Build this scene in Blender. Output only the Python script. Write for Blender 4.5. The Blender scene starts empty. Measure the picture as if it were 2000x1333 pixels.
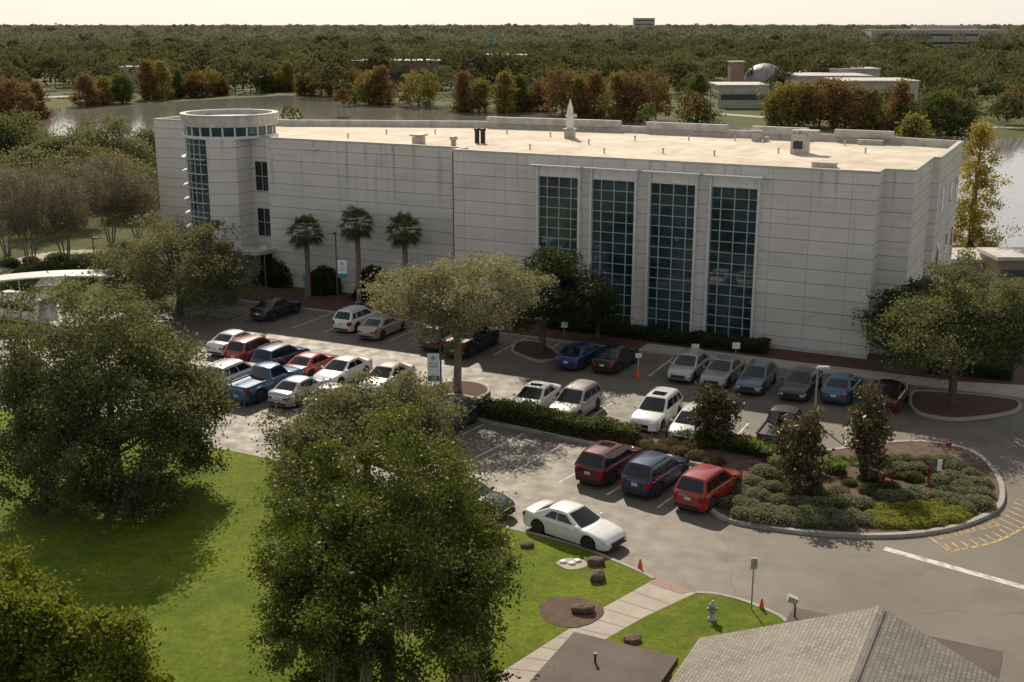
import bpy, bmesh, math, random
import numpy as np
from mathutils import Vector, Matrix
random.seed(7); rng=np.random.default_rng(7)
SC=bpy.context.scene; C=SC.collection
R=math.radians
F=2300.; H=21.3; TH=math.atan(621.5/F); ST,CT=math.sin(TH),math.cos(TH)
def G(px,py,z=0.):
    u=(px-1000)/F; v=(py-666.5)/F; t=(H-z)/(ST+v*CT)
    return Vector((u*t,t*(CT-v*ST),z))
def ZH(Y,py):
    v=(py-666.5)/F; t=Y/(CT-v*ST); return H-t*(ST+v*CT)
def DEP(p): return p.y*CT+(H-p.z)*ST
def XY(px,Y,z): return (px-1000)/F*(Y*CT+(H-z)*ST)
E1=Vector((-.8957,.4446,0)); E2=Vector((.4446,.8957,0)); C0=Vector((23.0,73.9,0)); RZ=math.atan2(-.4446,.8957)
def W(s,d,z=0.): 
    p=C0+E1*s+E2*d; p.z=z; return p
def WPX(px,d,z=0.):
    lo,hi=-20.,80.
    for _ in range(40):
        m=(lo+hi)/2; p=W(m,d,z); x=1000+F*p.x/DEP(p)
        if x>px: lo=m
        else: hi=m
    return W(lo,d,z)
class MB:
    def __init__(s): s.v=[];s.f=[];s.m=[];s.sm=[]
    def add(s,vs,fs,m=0,sm=False):
        o=len(s.v); s.v+=[tuple(v) for v in vs]; s.f+=[tuple(i+o for i in f) for f in fs]; s.m+=[m]*len(fs); s.sm+=[sm]*len(fs); return s
    def box(s,c,size,rz=0,m=0,tp=1.,ry=0):
        x,y,z=[a/2 for a in size]; vs=[]
        Mx=Matrix.Rotation(rz,3,'Z')@Matrix.Rotation(ry,3,'Y')
        for k in (-1,1):
            t=tp if k>0 else 1
            for a,b in ((-1,-1),(1,-1),(1,1),(-1,1)): vs.append(Mx@Vector((a*x*t,b*y*t,k*z))+Vector(c))
        return s.add(vs,[(3,2,1,0),(4,5,6,7),(0,1,5,4),(1,2,6,5),(2,3,7,6),(3,0,4,7)],m)
    def tube(s,pts,rads,n=8,m=0):
        pts=[Vector(p) for p in pts]; vs=[];fs=[]
        for i,p in enumerate(pts):
            d=(pts[min(i+1,len(pts)-1)]-pts[max(i-1,0)]).normalized()
            a=d.orthogonal().normalized() if abs(d.z)<.9 else (Vector((1,0,0))-d*d.x).normalized()
            b=d.cross(a)
            r=rads[i] if hasattr(rads,'__len__') else rads
            for k in range(n):
                t=2*math.pi*k/n; vs.append(p+a*r*math.cos(t)+b*r*math.sin(t))
        for i in range(len(pts)-1):
            for k in range(n): fs.append((i*n+k,i*n+(k+1)%n,(i+1)*n+(k+1)%n,(i+1)*n+k))
        s.add(vs,fs,m,True)
        s.add(vs[:n],[tuple(range(n))[::-1]],m); s.add(vs[-n:],[tuple(range(n))],m); return s
    def lathe(s,prof,c=(0,0,0),n=16,m=0,axis='z',sm=True):
        vs=[];fs=[]; c=Vector(c)
        for r,h in prof:
            for k in range(n):
                t=2*math.pi*k/n; a,b=r*math.cos(t),r*math.sin(t)
                vs.append(c+(Vector((a,b,h)) if axis=='z' else Vector((a,h,b))))
        for i in range(len(prof)-1):
            for k in range(n): fs.append((i*n+k,i*n+(k+1)%n,(i+1)*n+(k+1)%n,(i+1)*n+k))
        s.add(vs,fs,m,sm); s.add(vs[:n],[tuple(range(n))],m); s.add(vs[-n:],[tuple(range(n))],m); return s
    def prism(s,poly,z0,z1,m=0,mt=None,top=True,bot=False):
        n=len(poly); vs=[(p[0],p[1],z0) for p in poly]+[(p[0],p[1],z1) for p in poly]
        ar=sum(poly[i][0]*poly[(i+1)%n][1]-poly[(i+1)%n][0]*poly[i][1] for i in range(n))
        fs=[(i,(i+1)%n,n+(i+1)%n,n+i) if ar>0 else (i,n+i,n+(i+1)%n,(i+1)%n) for i in range(n)]
        s.add(vs,fs,m)
        if top: s.add(vs[n:],[tuple(range(n)) if ar>0 else tuple(range(n))[::-1]],m if mt is None else mt)
        return s
    def sheet(s,poly,z,m=0):
        n=len(poly); ar=sum(poly[i][0]*poly[(i+1)%n][1]-poly[(i+1)%n][0]*poly[i][1] for i in range(n))
        return s.add([(p[0],p[1],z) for p in poly],[tuple(range(n)) if ar>0 else tuple(range(n))[::-1]],m)
    def grid(s,fn,us,vs_,m=0,sm=True,flip=False):
        P=[fn(u,v) for v in vs_ for u in us]; a=len(us)
        fs=[(j*a+i,j*a+i+1,(j+1)*a+i+1,(j+1)*a+i) for j in range(len(vs_)-1) for i in range(a-1)]
        if flip: fs=[f[::-1] for f in fs]
        return s.add(P,fs,m,sm)
    def build(s,name,mats,parent=None,loc=None,rz=0):
        me=bpy.data.meshes.new(name); me.from_pydata(s.v,[],s.f)
        me.polygons.foreach_set('material_index',s.m); me.polygons.foreach_set('use_smooth',s.sm)
        for m in (mats if isinstance(mats,(list,tuple)) else [mats]): me.materials.append(m)
        me.update(); o=bpy.data.objects.new(name,me); C.objects.link(o)
        if parent: o.parent=parent
        if loc is not None: o.location=loc
        o.rotation_euler.z=rz; return o
def tag(o,label,cat,group=None,kind=None):
    o['label']=label; o['category']=cat
    if group: o['group']=group
    if kind: o['kind']=kind
    return o
def T(name,label,cat,loc=(0,0,0),rz=0,group=None):
    o=bpy.data.objects.new(name,None); C.objects.link(o); o.location=loc; o.rotation_euler.z=rz; o.empty_display_size=.3
    return tag(o,label,cat,group)
def struct(o): o['kind']='structure'; return o
# ---------------- materials
def nm(name):
    m=bpy.data.materials.new(name); m.use_nodes=True; nt=m.node_tree; return m,nt,nt.nodes['Principled BSDF']
def N(nt,t,**k):
    n=nt.nodes.new(t)
    for a,b in k.items(): setattr(n,a,b)
    return n
def mixc(nt,fac,a,b,mode='MIX'):
    n=N(nt,'ShaderNodeMix',data_type='RGBA',blend_type=mode)
    for i,x in ((0,fac),(6,a),(7,b)):
        if isinstance(x,(int,float)): n.inputs[i].default_value=x
        elif isinstance(x,tuple): n.inputs[i].default_value=(*x,1)
        else: nt.links.new(x,n.inputs[i])
    return n.outputs[2]
def noise(nt,scale,detail=4,coord='Object',st=None):
    tc=N(nt,'ShaderNodeTexCoord'); n=N(nt,'ShaderNodeTexNoise'); n.inputs['Scale'].default_value=scale; n.inputs['Detail'].default_value=detail
    if st:
        mp=N(nt,'ShaderNodeMapping'); mp.inputs['Scale'].default_value=st; nt.links.new(tc.outputs[coord],mp.inputs[0]); nt.links.new(mp.outputs[0],n.inputs[0])
    else: nt.links.new(tc.outputs[coord],n.inputs[0])
    return n.outputs[0]
def ramp(nt,src,a,b,lo=0.,hi=1.):
    n=N(nt,'ShaderNodeMapRange'); nt.links.new(src,n.inputs[0]); n.inputs[1].default_value=a; n.inputs[2].default_value=b; n.inputs[3].default_value=lo; n.inputs[4].default_value=hi; return n.outputs[0]
def mth(nt,op,a,b=0.,c=0.):
    n=N(nt,'ShaderNodeMath',operation=op)
    for i,x in enumerate((a,b,c)):
        if isinstance(x,(int,float)): n.inputs[i].default_value=x
        else: nt.links.new(x,n.inputs[i])
    return n.outputs[0]
def bump(nt,b,h,st=.3,dist=.02):
    n=N(nt,'ShaderNodeBump'); n.inputs['Strength'].default_value=st; n.inputs['Distance'].default_value=dist
    nt.links.new(h,n.inputs['Height']); nt.links.new(n.outputs[0],b.inputs['Normal'])
def M(name,c1,c2=None,rough=.6,sc=6.,metal=0.,lo=.35,hi=.65,bp=0,coat=0.,spec=.5,fine=0,st=None):
    m,nt,b=nm(name); c2=c2 or tuple(x*.8 for x in c1)
    n=noise(nt,sc,5,st=st); col=mixc(nt,ramp(nt,n,lo,hi),c1,c2)
    if fine:
        n2=noise(nt,fine,3); col=mixc(nt,ramp(nt,n2,.3,.7,.0,.45),col,tuple(x*.35 for x in c1))
    nt.links.new(col,b.inputs['Base Color']); b.inputs['Roughness'].default_value=rough; b.inputs['Metallic'].default_value=metal
    b.inputs['Coat Weight'].default_value=coat; b.inputs['Coat Roughness'].default_value=.05; b.inputs['Specular IOR Level'].default_value=spec
    if bp: bump(nt,b,noise(nt,fine or sc*4,4),bp)
    return m
def asphalt_mat():
    m,nt,b=nm('asphalt'); 
    a=noise(nt,.12,6); f=noise(nt,25,3); md=noise(nt,1.2,6); stn=noise(nt,.35,6,st=(1,.25,1))
    col=mixc(nt,ramp(nt,a,.35,.65),(.125,.106,.086),(.20,.172,.137))
    col=mixc(nt,ramp(nt,md,.45,.75,0,.3),col,(.24,.208,.168))
    col=mixc(nt,ramp(nt,stn,.5,.72,0,.55),col,(.08,.068,.056))
    col=mixc(nt,ramp(nt,noise(nt,.5,7),.56,.62,0,.25),col,(.07,.06,.05))
    col=mixc(nt,ramp(nt,f,.3,.7,0,.4),col,(.06,.052,.043))
    tc=N(nt,'ShaderNodeTexCoord'); vo=N(nt,'ShaderNodeTexVoronoi',feature='DISTANCE_TO_EDGE'); vo.inputs['Scale'].default_value=.09; vo.inputs['Randomness'].default_value=1
    ad=N(nt,'ShaderNodeVectorMath',operation='ADD'); nn=N(nt,'ShaderNodeTexNoise'); nn.inputs['Scale'].default_value=.5; nt.links.new(tc.outputs['Object'],nn.inputs[0])
    nt.links.new(tc.outputs['Object'],ad.inputs[0]); nt.links.new(nn.outputs['Color'],ad.inputs[1]); nt.links.new(ad.outputs[0],vo.inputs[0])
    col=mixc(nt,ramp(nt,vo.outputs['Distance'],.001,.004,.35,0),col,(.05,.045,.04))
    nt.links.new(col,b.inputs['Base Color']); nt.links.new(ramp(nt,md,.3,.7,.55,.75),b.inputs['Roughness']); bump(nt,b,f,.25,.01); return m
def wall_mat(name,vert):
    m,nt,b=nm(name); tc=N(nt,'ShaderNodeTexCoord'); sp=N(nt,'ShaderNodeSeparateXYZ'); nt.links.new(tc.outputs['Object'],sp.inputs[0])
    base=mixc(nt,ramp(nt,noise(nt,.35,5),.35,.65),(.76,.725,.68),(.65,.62,.58))
    base=mixc(nt,ramp(nt,noise(nt,14,3),.35,.65,0,.35),base,(.44,.42,.39))
    row=mth(nt,'FLOOR',mth(nt,'DIVIDE',sp.outputs[2],.95)); wn=N(nt,'ShaderNodeTexWhiteNoise',noise_dimensions='1D'); nt.links.new(row,wn.inputs['W'])
    base=mixc(nt,mth(nt,'MULTIPLY',wn.outputs[0],.3),base,(.49,.465,.43))
    s1=noise(nt,1.6,5,st=(1.3,1.3,.06)); top=ramp(nt,sp.outputs[2],6,12.3,0,.75); k=mth(nt,'MULTIPLY',ramp(nt,s1,.57,.74),top)
    base=mixc(nt,k,base,(.20,.185,.17))
    base=mixc(nt,ramp(nt,noise(nt,.8,6,st=(.5,.5,2)),.55,.75,0,.35),base,(.37,.345,.29))
    fr=mth(nt,'FRACT',mth(nt,'DIVIDE',sp.outputs[2],.95)); g=mth(nt,'LESS_THAN',fr,.05)
    fr2=mth(nt,'FRACT',mth(nt,'ADD',mth(nt,'DIVIDE',sp.outputs[2],.95),.5)); g2=mth(nt,'MULTIPLY',mth(nt,'LESS_THAN',fr2,.035),.22)
    g=mth(nt,'MULTIPLY',g,.95); g=mth(nt,'MAXIMUM',g,g2)
    if vert:
        fx=mth(nt,'FRACT',mth(nt,'DIVIDE',mth(nt,'ADD',sp.outputs[0],50.05),2.55)); gx=mth(nt,'MULTIPLY',mth(nt,'LESS_THAN',fx,.013),.7); g=mth(nt,'MAXIMUM',g,gx)
    base=mixc(nt,mth(nt,'MULTIPLY',g,.75),base,(.15,.14,.13))
    nt.links.new(base,b.inputs['Base Color']); b.inputs['Roughness'].default_value=.85
    bump(nt,b,mth(nt,'SUBTRACT',noise(nt,14,3),g),.5,.02); return m
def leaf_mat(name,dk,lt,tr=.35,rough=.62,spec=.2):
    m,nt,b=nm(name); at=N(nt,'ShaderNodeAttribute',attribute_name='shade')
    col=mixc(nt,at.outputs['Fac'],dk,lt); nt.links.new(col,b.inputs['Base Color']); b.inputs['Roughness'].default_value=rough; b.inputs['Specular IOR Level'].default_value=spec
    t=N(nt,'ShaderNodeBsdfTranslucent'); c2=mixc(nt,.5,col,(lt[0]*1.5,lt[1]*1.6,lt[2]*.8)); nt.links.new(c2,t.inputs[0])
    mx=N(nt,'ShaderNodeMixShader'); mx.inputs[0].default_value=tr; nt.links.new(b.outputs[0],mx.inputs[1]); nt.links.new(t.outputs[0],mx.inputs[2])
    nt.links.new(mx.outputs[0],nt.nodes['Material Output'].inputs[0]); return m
def grass_mat(name,c1,c2,c3):
    m,nt,b=nm(name); a=noise(nt,.2,6); f=noise(nt,5,8); g=noise(nt,30,3)
    col=mixc(nt,ramp(nt,a,.4,.6),c1,c2); col=mixc(nt,ramp(nt,noise(nt,.7,8),.48,.68,0,.75),col,c3)
    col=mixc(nt,ramp(nt,noise(nt,1.7,6),.5,.7,0,.45),col,tuple(x*.55 for x in c1))
    col=mixc(nt,ramp(nt,f,.35,.7,0,.6),col,tuple(x*.5 for x in c1)); col=mixc(nt,ramp(nt,g,.4,.7,0,.6),col,tuple(x*.35 for x in c1))
    nt.links.new(col,b.inputs['Base Color']); b.inputs['Roughness'].default_value=.9; b.inputs['Specular IOR Level'].default_value=.15; bump(nt,b,g,.9,.05); return m
def glass_mat(name,c1,c2,sc=.5,ior=1.7):
    m,nt,b=nm(name); col=mixc(nt,ramp(nt,noise(nt,sc,3),.4,.6),c1,c2); nt.links.new(col,b.inputs['Base Color'])
    b.inputs['Roughness'].default_value=.04; b.inputs['IOR'].default_value=ior; return m
m_asph=asphalt_mat(); m_wallA=wall_mat('panel_concrete_front',True); m_wallB=wall_mat('panel_concrete',False)
m_conc=M('kerb_concrete',(.45,.42,.37),(.33,.31,.28),.85,3,fine=30,bp=.2)
m_path=M('path_concrete',(.50,.44,.36),(.40,.36,.31),.85,1.2,fine=25,bp=.2)
m_brickp=M('ramp_brick',(.36,.22,.17),(.27,.18,.14),.85,8)
m_lawn=grass_mat('lawn_grass',(.135,.20,.013),(.22,.28,.02),(.25,.26,.04))
m_field=grass_mat('field_grass',(.085,.115,.025),(.13,.15,.04),(.15,.13,.06))
m_mulch=M('mulch',(.125,.055,.04),(.075,.038,.028),.95,5,fine=22,bp=.8)
m_soil=M('leaf_litter',(.16,.095,.068),(.09,.055,.04),.95,2,fine=16,bp=.8)
m_white=M('white_line_paint',(.66,.64,.59),(.30,.28,.25),.7,2.5,lo=.42,hi=.68)
m_yellow=M('yellow_line_paint',(.54,.38,.13),(.26,.21,.13),.7,2.5,lo=.4,hi=.68)
m_green=M('green_kerb_paint',(.02,.22,.12),(.02,.16,.09),.7)
def roof_mat():
    m,nt,b=nm('roof_membrane'); a=noise(nt,.18,7); c=noise(nt,.9,6); d=noise(nt,.5,5,st=(1,.2,1))
    col=mixc(nt,ramp(nt,a,.38,.62),(.56,.475,.375),(.69,.61,.50)); col=mixc(nt,ramp(nt,c,.48,.72,0,.6),col,(.41,.305,.21)); col=mixc(nt,ramp(nt,d,.52,.72,0,.55),col,(.37,.285,.20))
    nt.links.new(col,b.inputs['Base Color']); b.inputs['Roughness'].default_value=.85; return m
m_roof=roof_mat()
m_cope=M('coping',(.56,.53,.49),(.40,.38,.35),.7,1.5)
m_frame=M('window_metal',(.68,.69,.69),(.58,.59,.59),.4,3,metal=.1); m_mull=M('mullion_metal',(.44,.48,.50),(.37,.41,.43),.4,3,metal=.1)
m_glass=glass_mat('tinted_glass',(.03,.07,.085),(.010,.025,.033),.35,1.7)
m_glass2=glass_mat('tower_glass',(.02,.065,.09),(.012,.04,.055),.8)
m_dkglass=glass_mat('car_glass',(.014,.016,.017),(.010,.011,.012),.5,1.55)
m_tyre=M('tyre_rubber',(.02,.02,.02),(.03,.03,.03),.8); m_rim=M('rim_metal',(.45,.45,.46),(.3,.3,.3),.3,metal=.9)
m_black=M('black_plastic',(.02,.02,.02),(.028,.028,.028),.5); m_plate=M('plate_white',(.6,.6,.58),(.5,.5,.5),.5)
m_head=M('headlight_glass',(.65,.67,.68),(.4,.42,.45),.08,30); m_tail=M('taillight_red',(.35,.01,.01),(.2,.005,.005),.12,30)
m_bark=M('bark',(.13,.105,.08),(.07,.055,.042),.95,4,fine=20,bp=.8,st=(1,1,.3)); m_barkp=M('pale_bark',(.24,.195,.155),(.15,.12,.095),.95,5,st=(1,1,.3))
m_steel=M('galvanised_steel',(.45,.45,.44),(.32,.32,.32),.45,6,metal=.6); m_dpole=M('dark_pole_paint',(.035,.033,.03),(.05,.045,.04),.45)
m_orange=M('cone_orange',(.75,.12,.03),(.55,.09,.03),.6); m_red=M('valve_red',(.20,.018,.015),(.12,.012,.01),.5)
m_rock=M('boulder_stone',(.19,.13,.09),(.09,.065,.045),.95,3,fine=12,bp=.9); m_wht=M('white_enamel',(.75,.74,.70),(.62,.61,.57),.4,2)
m_teal=M('banner_teal',(.02,.26,.36),(.02,.22,.32),.7); m_banner=M('banner_white',(.82,.83,.84),(.76,.77,.79),.8); m_ink=M('banner_ink',(.02,.10,.22),(.02,.08,.18),.8); m_lime=M('logo_green',(.15,.42,.12),(.12,.36,.1),.8)
m_far=M('far_wall',(.48,.44,.39),(.34,.31,.28),.85,.3); m_farb=M('far_brick',(.27,.20,.16),(.20,.15,.12),.85,.3); m_farg=M('far_glass',(.06,.08,.09),(.04,.05,.06),.3)
m_dome=M('dome_metal',(.36,.36,.36),(.22,.22,.22),.5,.6,metal=.3); m_darkroof=M('tar_roof',(.125,.092,.076),(.075,.057,.048),.8,.8,fine=18,bp=.2)
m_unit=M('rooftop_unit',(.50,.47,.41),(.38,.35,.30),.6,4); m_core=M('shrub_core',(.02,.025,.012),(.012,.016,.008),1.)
def shingle():
    m,nt,b=nm('shingles'); tc=N(nt,'ShaderNodeTexCoord'); sp=N(nt,'ShaderNodeSeparateXYZ'); nt.links.new(tc.outputs['Object'],sp.inputs[0])
    cb=N(nt,'ShaderNodeCombineXYZ'); nt.links.new(sp.outputs[1],cb.inputs[0]); nt.links.new(mth(nt,'MULTIPLY',sp.outputs[0],1.09),cb.inputs[1])
    br=N(nt,'ShaderNodeTexBrick'); nt.links.new(cb.outputs[0],br.inputs[0]); br.inputs['Scale'].default_value=1; br.inputs['Brick Width'].default_value=.20; br.inputs['Row Height'].default_value=.13; br.inputs['Mortar Size'].default_value=.010
    br.inputs['Color1'].default_value=(.29,.26,.225,1); br.inputs['Color2'].default_value=(.20,.18,.158,1); br.inputs['Mortar'].default_value=(.07,.062,.055,1)
    col=mixc(nt,ramp(nt,noise(nt,.7,5),.4,.7,0,.4),br.outputs[0],(.32,.285,.245)); nt.links.new(col,b.inputs['Base Color']); b.inputs['Roughness'].default_value=.9; bump(nt,b,br.outputs['Fac'],-.6,.02); return m
m_shing=shingle()
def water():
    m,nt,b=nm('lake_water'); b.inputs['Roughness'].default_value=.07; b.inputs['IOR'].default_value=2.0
    col=mixc(nt,ramp(nt,noise(nt,.02,3),.4,.6),(.22,.212,.19),(.28,.27,.24)); nt.links.new(col,b.inputs['Base Color'])  # pale base colour paints in the bright sun glitter on the water
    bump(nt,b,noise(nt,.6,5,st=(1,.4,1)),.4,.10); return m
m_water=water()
L_oak=leaf_mat('oak_leaves',(.028,.04,.014),(.185,.19,.09),.36); L_live=leaf_mat('live_oak_leaves',(.014,.028,.005),(.135,.155,.026),.36,.5,.3)
L_grey=leaf_mat('grey_oak_leaves',(.045,.05,.024),(.225,.215,.12)); L_elm=leaf_mat('elm_leaves',(.085,.08,.042),(.30,.275,.18),.4)
L_dark=leaf_mat('dark_leaves',(.014,.026,.009),(.07,.085,.028),.28); L_yel=leaf_mat('yellow_green_leaves',(.045,.065,.008),(.22,.245,.035),.4)
L_rust=leaf_mat('rust_cypress_needles',(.10,.062,.03),(.25,.152,.07),.3,.8,.1); L_gold=leaf_mat('gold_cypress_needles',(.11,.098,.03),(.29,.24,.08),.3,.8,.1); L_gc=leaf_mat('green_cypress_needles',(.05,.065,.022),(.15,.165,.055),.3,.8,.1)
L_tall=leaf_mat('golden_cypress_needles',(.13,.10,.02),(.36,.28,.07),.45,.8,.1)
L_myr=leaf_mat('dry_myrtle_twigs',(.11,.09,.066),(.26,.215,.155),.2); L_palm=leaf_mat('palm_fronds',(.03,.055,.015),(.12,.155,.05),.35)
L_mag=leaf_mat('magnolia_leaves',(.03,.03,.012),(.16,.125,.06),.2,.45,.3); L_var=leaf_mat('variegated_leaves',(.075,.09,.045),(.30,.29,.18),.28); L_lime=leaf_mat('lime_leaves',(.14,.16,.015),(.38,.38,.05),.35)
L_hedge=leaf_mat('hedge_leaves',(.035,.05,.014),(.14,.16,.04),.28); L_brn=leaf_mat('brown_shrub_leaves',(.08,.05,.025),(.22,.145,.08),.25); L_gr=leaf_mat('grass_blades',(.08,.14,.01),(.22,.30,.04),.4)
L_moss=leaf_mat('moss_strands',(.18,.18,.12),(.42,.40,.29),.4,.9,.1); L_wood=leaf_mat('woodland_leaves',(.045,.052,.026),(.18,.17,.09),.25,.9,.04); L_hazed=leaf_mat('hazed_distant_leaves',(.10,.104,.082),(.235,.228,.172),.25,.9,.03)  # woodland haze painted into the leaf colour, paler and greyer in the distance
# ---------------- foliage
def quads(name,V4,shade,mat,parent=None,loc=None):
    n=len(V4); me=bpy.data.meshes.new(name); me.vertices.add(4*n); me.vertices.foreach_set('co',np.ascontiguousarray(V4,dtype=np.float32).ravel())
    me.loops.add(4*n); me.loops.foreach_set('vertex_index',np.arange(4*n,dtype=np.int32)); me.polygons.add(n)
    me.polygons.foreach_set('loop_start',np.arange(n,dtype=np.int32)*4); me.polygons.foreach_set('loop_total',np.full(n,4,dtype=np.int32))
    me.update(calc_edges=True); a=me.attributes.new('shade','FLOAT','POINT'); a.data.foreach_set('value',np.repeat(np.clip(shade,0,1),4).astype(np.float32))
    me.materials.append(mat); o=bpy.data.objects.new(name,me); C.objects.link(o)
    if parent: o.parent=parent
    if loc is not None: o.location=loc
    return o
def unit(n):
    v=rng.normal(size=(n,3)); return v/np.linalg.norm(v,axis=1)[:,None]
def leafq(P,size,asp=.55,up=0.):
    n=len(P); nn=unit(n); nn[:,2]+=up; nn/=np.linalg.norm(nn,axis=1)[:,None]
    a=np.cross(nn,unit(n)); a/=np.linalg.norm(a,axis=1)[:,None]+1e-9; b=np.cross(nn,a)
    s=(size*rng.uniform(.6,1.35,n))[:,None]; a=a*s; b=b*s*asp
    return np.stack([P-a,P-b,P+a,P+b],1)
def lump(D,k=5.,n=7):
    K=unit(n); ph=rng.uniform(0,6.28,n); return np.cos(k*D@K.T+ph).sum(1)/n*1.6
def crown_clusters(kind,R_,z0,z1,n,rag=.34):
    if kind=='cone':
        h=rng.uniform(0,1,n)**1.2; a=rng.uniform(0,6.283,n); tier=.78+.22*np.cos(h*34+a)
        rr=R_*(np.clip(1-h,0,1)**.66)*np.clip(.5+h*4,0,1)*(.3+.7*np.sqrt(rng.uniform(0,1,n)))*(1+.3*np.cos(a*3+h*11))*tier
        return np.stack([rr*np.cos(a),rr*np.sin(a),z0+h*(z1-z0)],1)
    D=unit(int(n*1.8)); D=D[D[:,2]>-.7][:n]; n=len(D)
    r=(.40+.60*rng.uniform(0,1,n)**.5)*(1+rag*lump(D,4.2)+.16*lump(D,9))
    hz=(z1-z0)/2; P=D*r[:,None]; P[:,0:2]*=R_*.9; P[:,2]*=hz*.9; P[:,2]+=(z0+z1)/2
    return P
def tree(name,label,cat,px,py,top,wpx,leaf,n=16000,size=.16,kind='round',cb=.22,tr=.22,cl=None,sig=None,bark=None,group=None,cx=0,limbs=7,multi=1,moss=0,base=None,rag=.34):
    b=base or G(px,py); dep=DEP(b); R_=wpx/2/F*dep; Ht=ZH(b.y,top); z0=Ht*cb
    e=T(name,label,cat,b,0,group)
    off=np.array([cx/F*dep,0,0]); cl=cl or 130; sig=sig or R_*.13
    Pc=crown_clusters(kind,R_,z0,Ht,cl,rag)
    if kind!='cone':
        q=np.percentile(np.hypot(Pc[:,0],Pc[:,1]),97); Pc[:,:2]*=max(.3,(R_-sig*.9))/q
        zt=np.percentile(Pc[:,2],99.5); zb_=Pc[:,2].min(); Pc[:,2]=z0+(Pc[:,2]-zb_)*(Ht-sig*.8-z0)/(zt-zb_)
        Pc=Pc+off
    ncl=len(Pc)
    k=n//ncl; ss=sig*rng.uniform(.6,1.25,ncl); P=np.repeat(Pc,k,0)+rng.normal(size=(ncl*k,3))*np.repeat(ss,k)[:,None]*np.array([1,1,.6])
    cs=rng.uniform(.0,.65,ncl)+.35*(Pc[:,2]-z0)/(Ht-z0); sh=np.repeat(cs,k)+rng.normal(size=ncl*k)*.17  # leaf tone lightens with height, painting sunlit crown tops into the colour
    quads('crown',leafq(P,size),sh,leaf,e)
    mb=MB(); zc=z0+(Ht-z0)*.25
    for q in range(multi):
        a0=q*6.28/multi; o=Vector((.25*math.cos(a0),.25*math.sin(a0),0)) if multi>1 else Vector((0,0,0)); t2=tr/ (1 if multi==1 else 1.8)
        tp=Vector((off[0]*.4+o.x*4,o.y*4,zc if kind!='cone' else Ht*.9))
        mb.tube([o*1+Vector((0,0,-.1)),o*1.1+Vector((0,0,.25)),(o+tp)/2+Vector((random.uniform(-.15,.15),random.uniform(-.1,.1),0)),tp],[t2*1.6,t2*1.08,t2*.85,t2*.6 if kind!='cone' else .03],8)
        if kind!='cone':
            idx=rng.choice(ncl,min(limbs,ncl),replace=False)
            for i in idx:
                c=Vector(Pc[i]); st=(o+tp)/2*1.0+ (tp-o)*random.uniform(.2,.45); mid=(st+c)/2+Vector((0,0,-.05*R_)); 
                mb.tube([st,mid,c],[t2*.5,t2*.28,.03],5)
                for j in range(3):
                    d=np.linalg.norm(Pc-np.array(mid),axis=1); jj=np.argsort(d)[random.randint(0,12)%ncl]; mb.tube([mid,Vector(Pc[jj])],[t2*.2,.02],4)
    mb.build('trunk',bark or m_bark,e)
    if moss:
        lo=Pc[np.argsort(Pc[:,2])[:int(ncl*.4)]]; ii=rng.choice(len(lo),moss); V=[];S=[]
        for i in ii:
            c=lo[i]+rng.normal(size=3)*.15; Lm=rng.uniform(.5,1.5)
            for j in range(34):
                x,y=rng.normal(size=2)*.10; l=Lm*rng.uniform(.3,1); z=c[2]-rng.uniform(0,.4)*Lm; a=rng.uniform(0,3.14); w=.022
                dx,dy=w*math.cos(a),w*math.sin(a); jx,jy=rng.normal(size=2)*.05
                V.append([[c[0]+x-dx,c[1]+y-dy,z],[c[0]+x+dx,c[1]+y+dy,z],[c[0]+x+jx*.6+dx*.3,c[1]+y+jy*.6,z-l],[c[0]+x+jx-dx*.3,c[1]+y+jy,z-l]]); S.append(rng.uniform())
        quads('hanging_moss',np.array(V),np.array(S),L_moss,e)
    return e
# ---------------- world, sun, camera
Sd=Vector((-.16,1,0)).normalized(); el=R(37)
S=Vector((Sd.x*math.cos(el),Sd.y*math.cos(el),math.sin(el)))
w=bpy.data.worlds.new('World'); SC.world=w; w.use_nodes=True; nt=w.node_tree; bg=nt.nodes['Background']
sk=N(nt,'ShaderNodeTexSky',sky_type='NISHITA'); sk.sun_disc=False; sk.sun_elevation=el; sk.sun_rotation=math.atan2(Sd.x,Sd.y); sk.dust_density=1.; sk.air_density=1.; sk.ozone_density=1
tc=N(nt,'ShaderNodeTexCoord'); sp=N(nt,'ShaderNodeSeparateXYZ'); nt.links.new(tc.outputs['Generated'],sp.inputs[0])
veil=mixc(nt,ramp(nt,sp.outputs[2],.0,.5),(6.9,6.65,6.25),(2.9,2.85,2.8))
hz=mixc(nt,.8,sk.outputs[0],veil); nt.links.new(hz,bg.inputs[0]); bg.inputs[1].default_value=.13
sl=bpy.data.lights.new('sun','SUN'); sl.energy=5.; sl.angle=R(.53); sl.color=(1,.88,.70); so=bpy.data.objects.new('sun',sl); C.objects.link(so); so.rotation_euler=S.to_track_quat('Z','Y').to_euler()
cam=bpy.data.cameras.new('camera'); co=bpy.data.objects.new('camera',cam); C.objects.link(co); co.location=(0,0,H); co.rotation_euler=(math.pi/2-TH,0,0); cam.sensor_width=36; cam.lens=36*F/2000; cam.clip_end=20000; cam.clip_start=.5; SC.camera=co
SC.view_settings.view_transform='Standard'; SC.view_settings.look='None'
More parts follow.
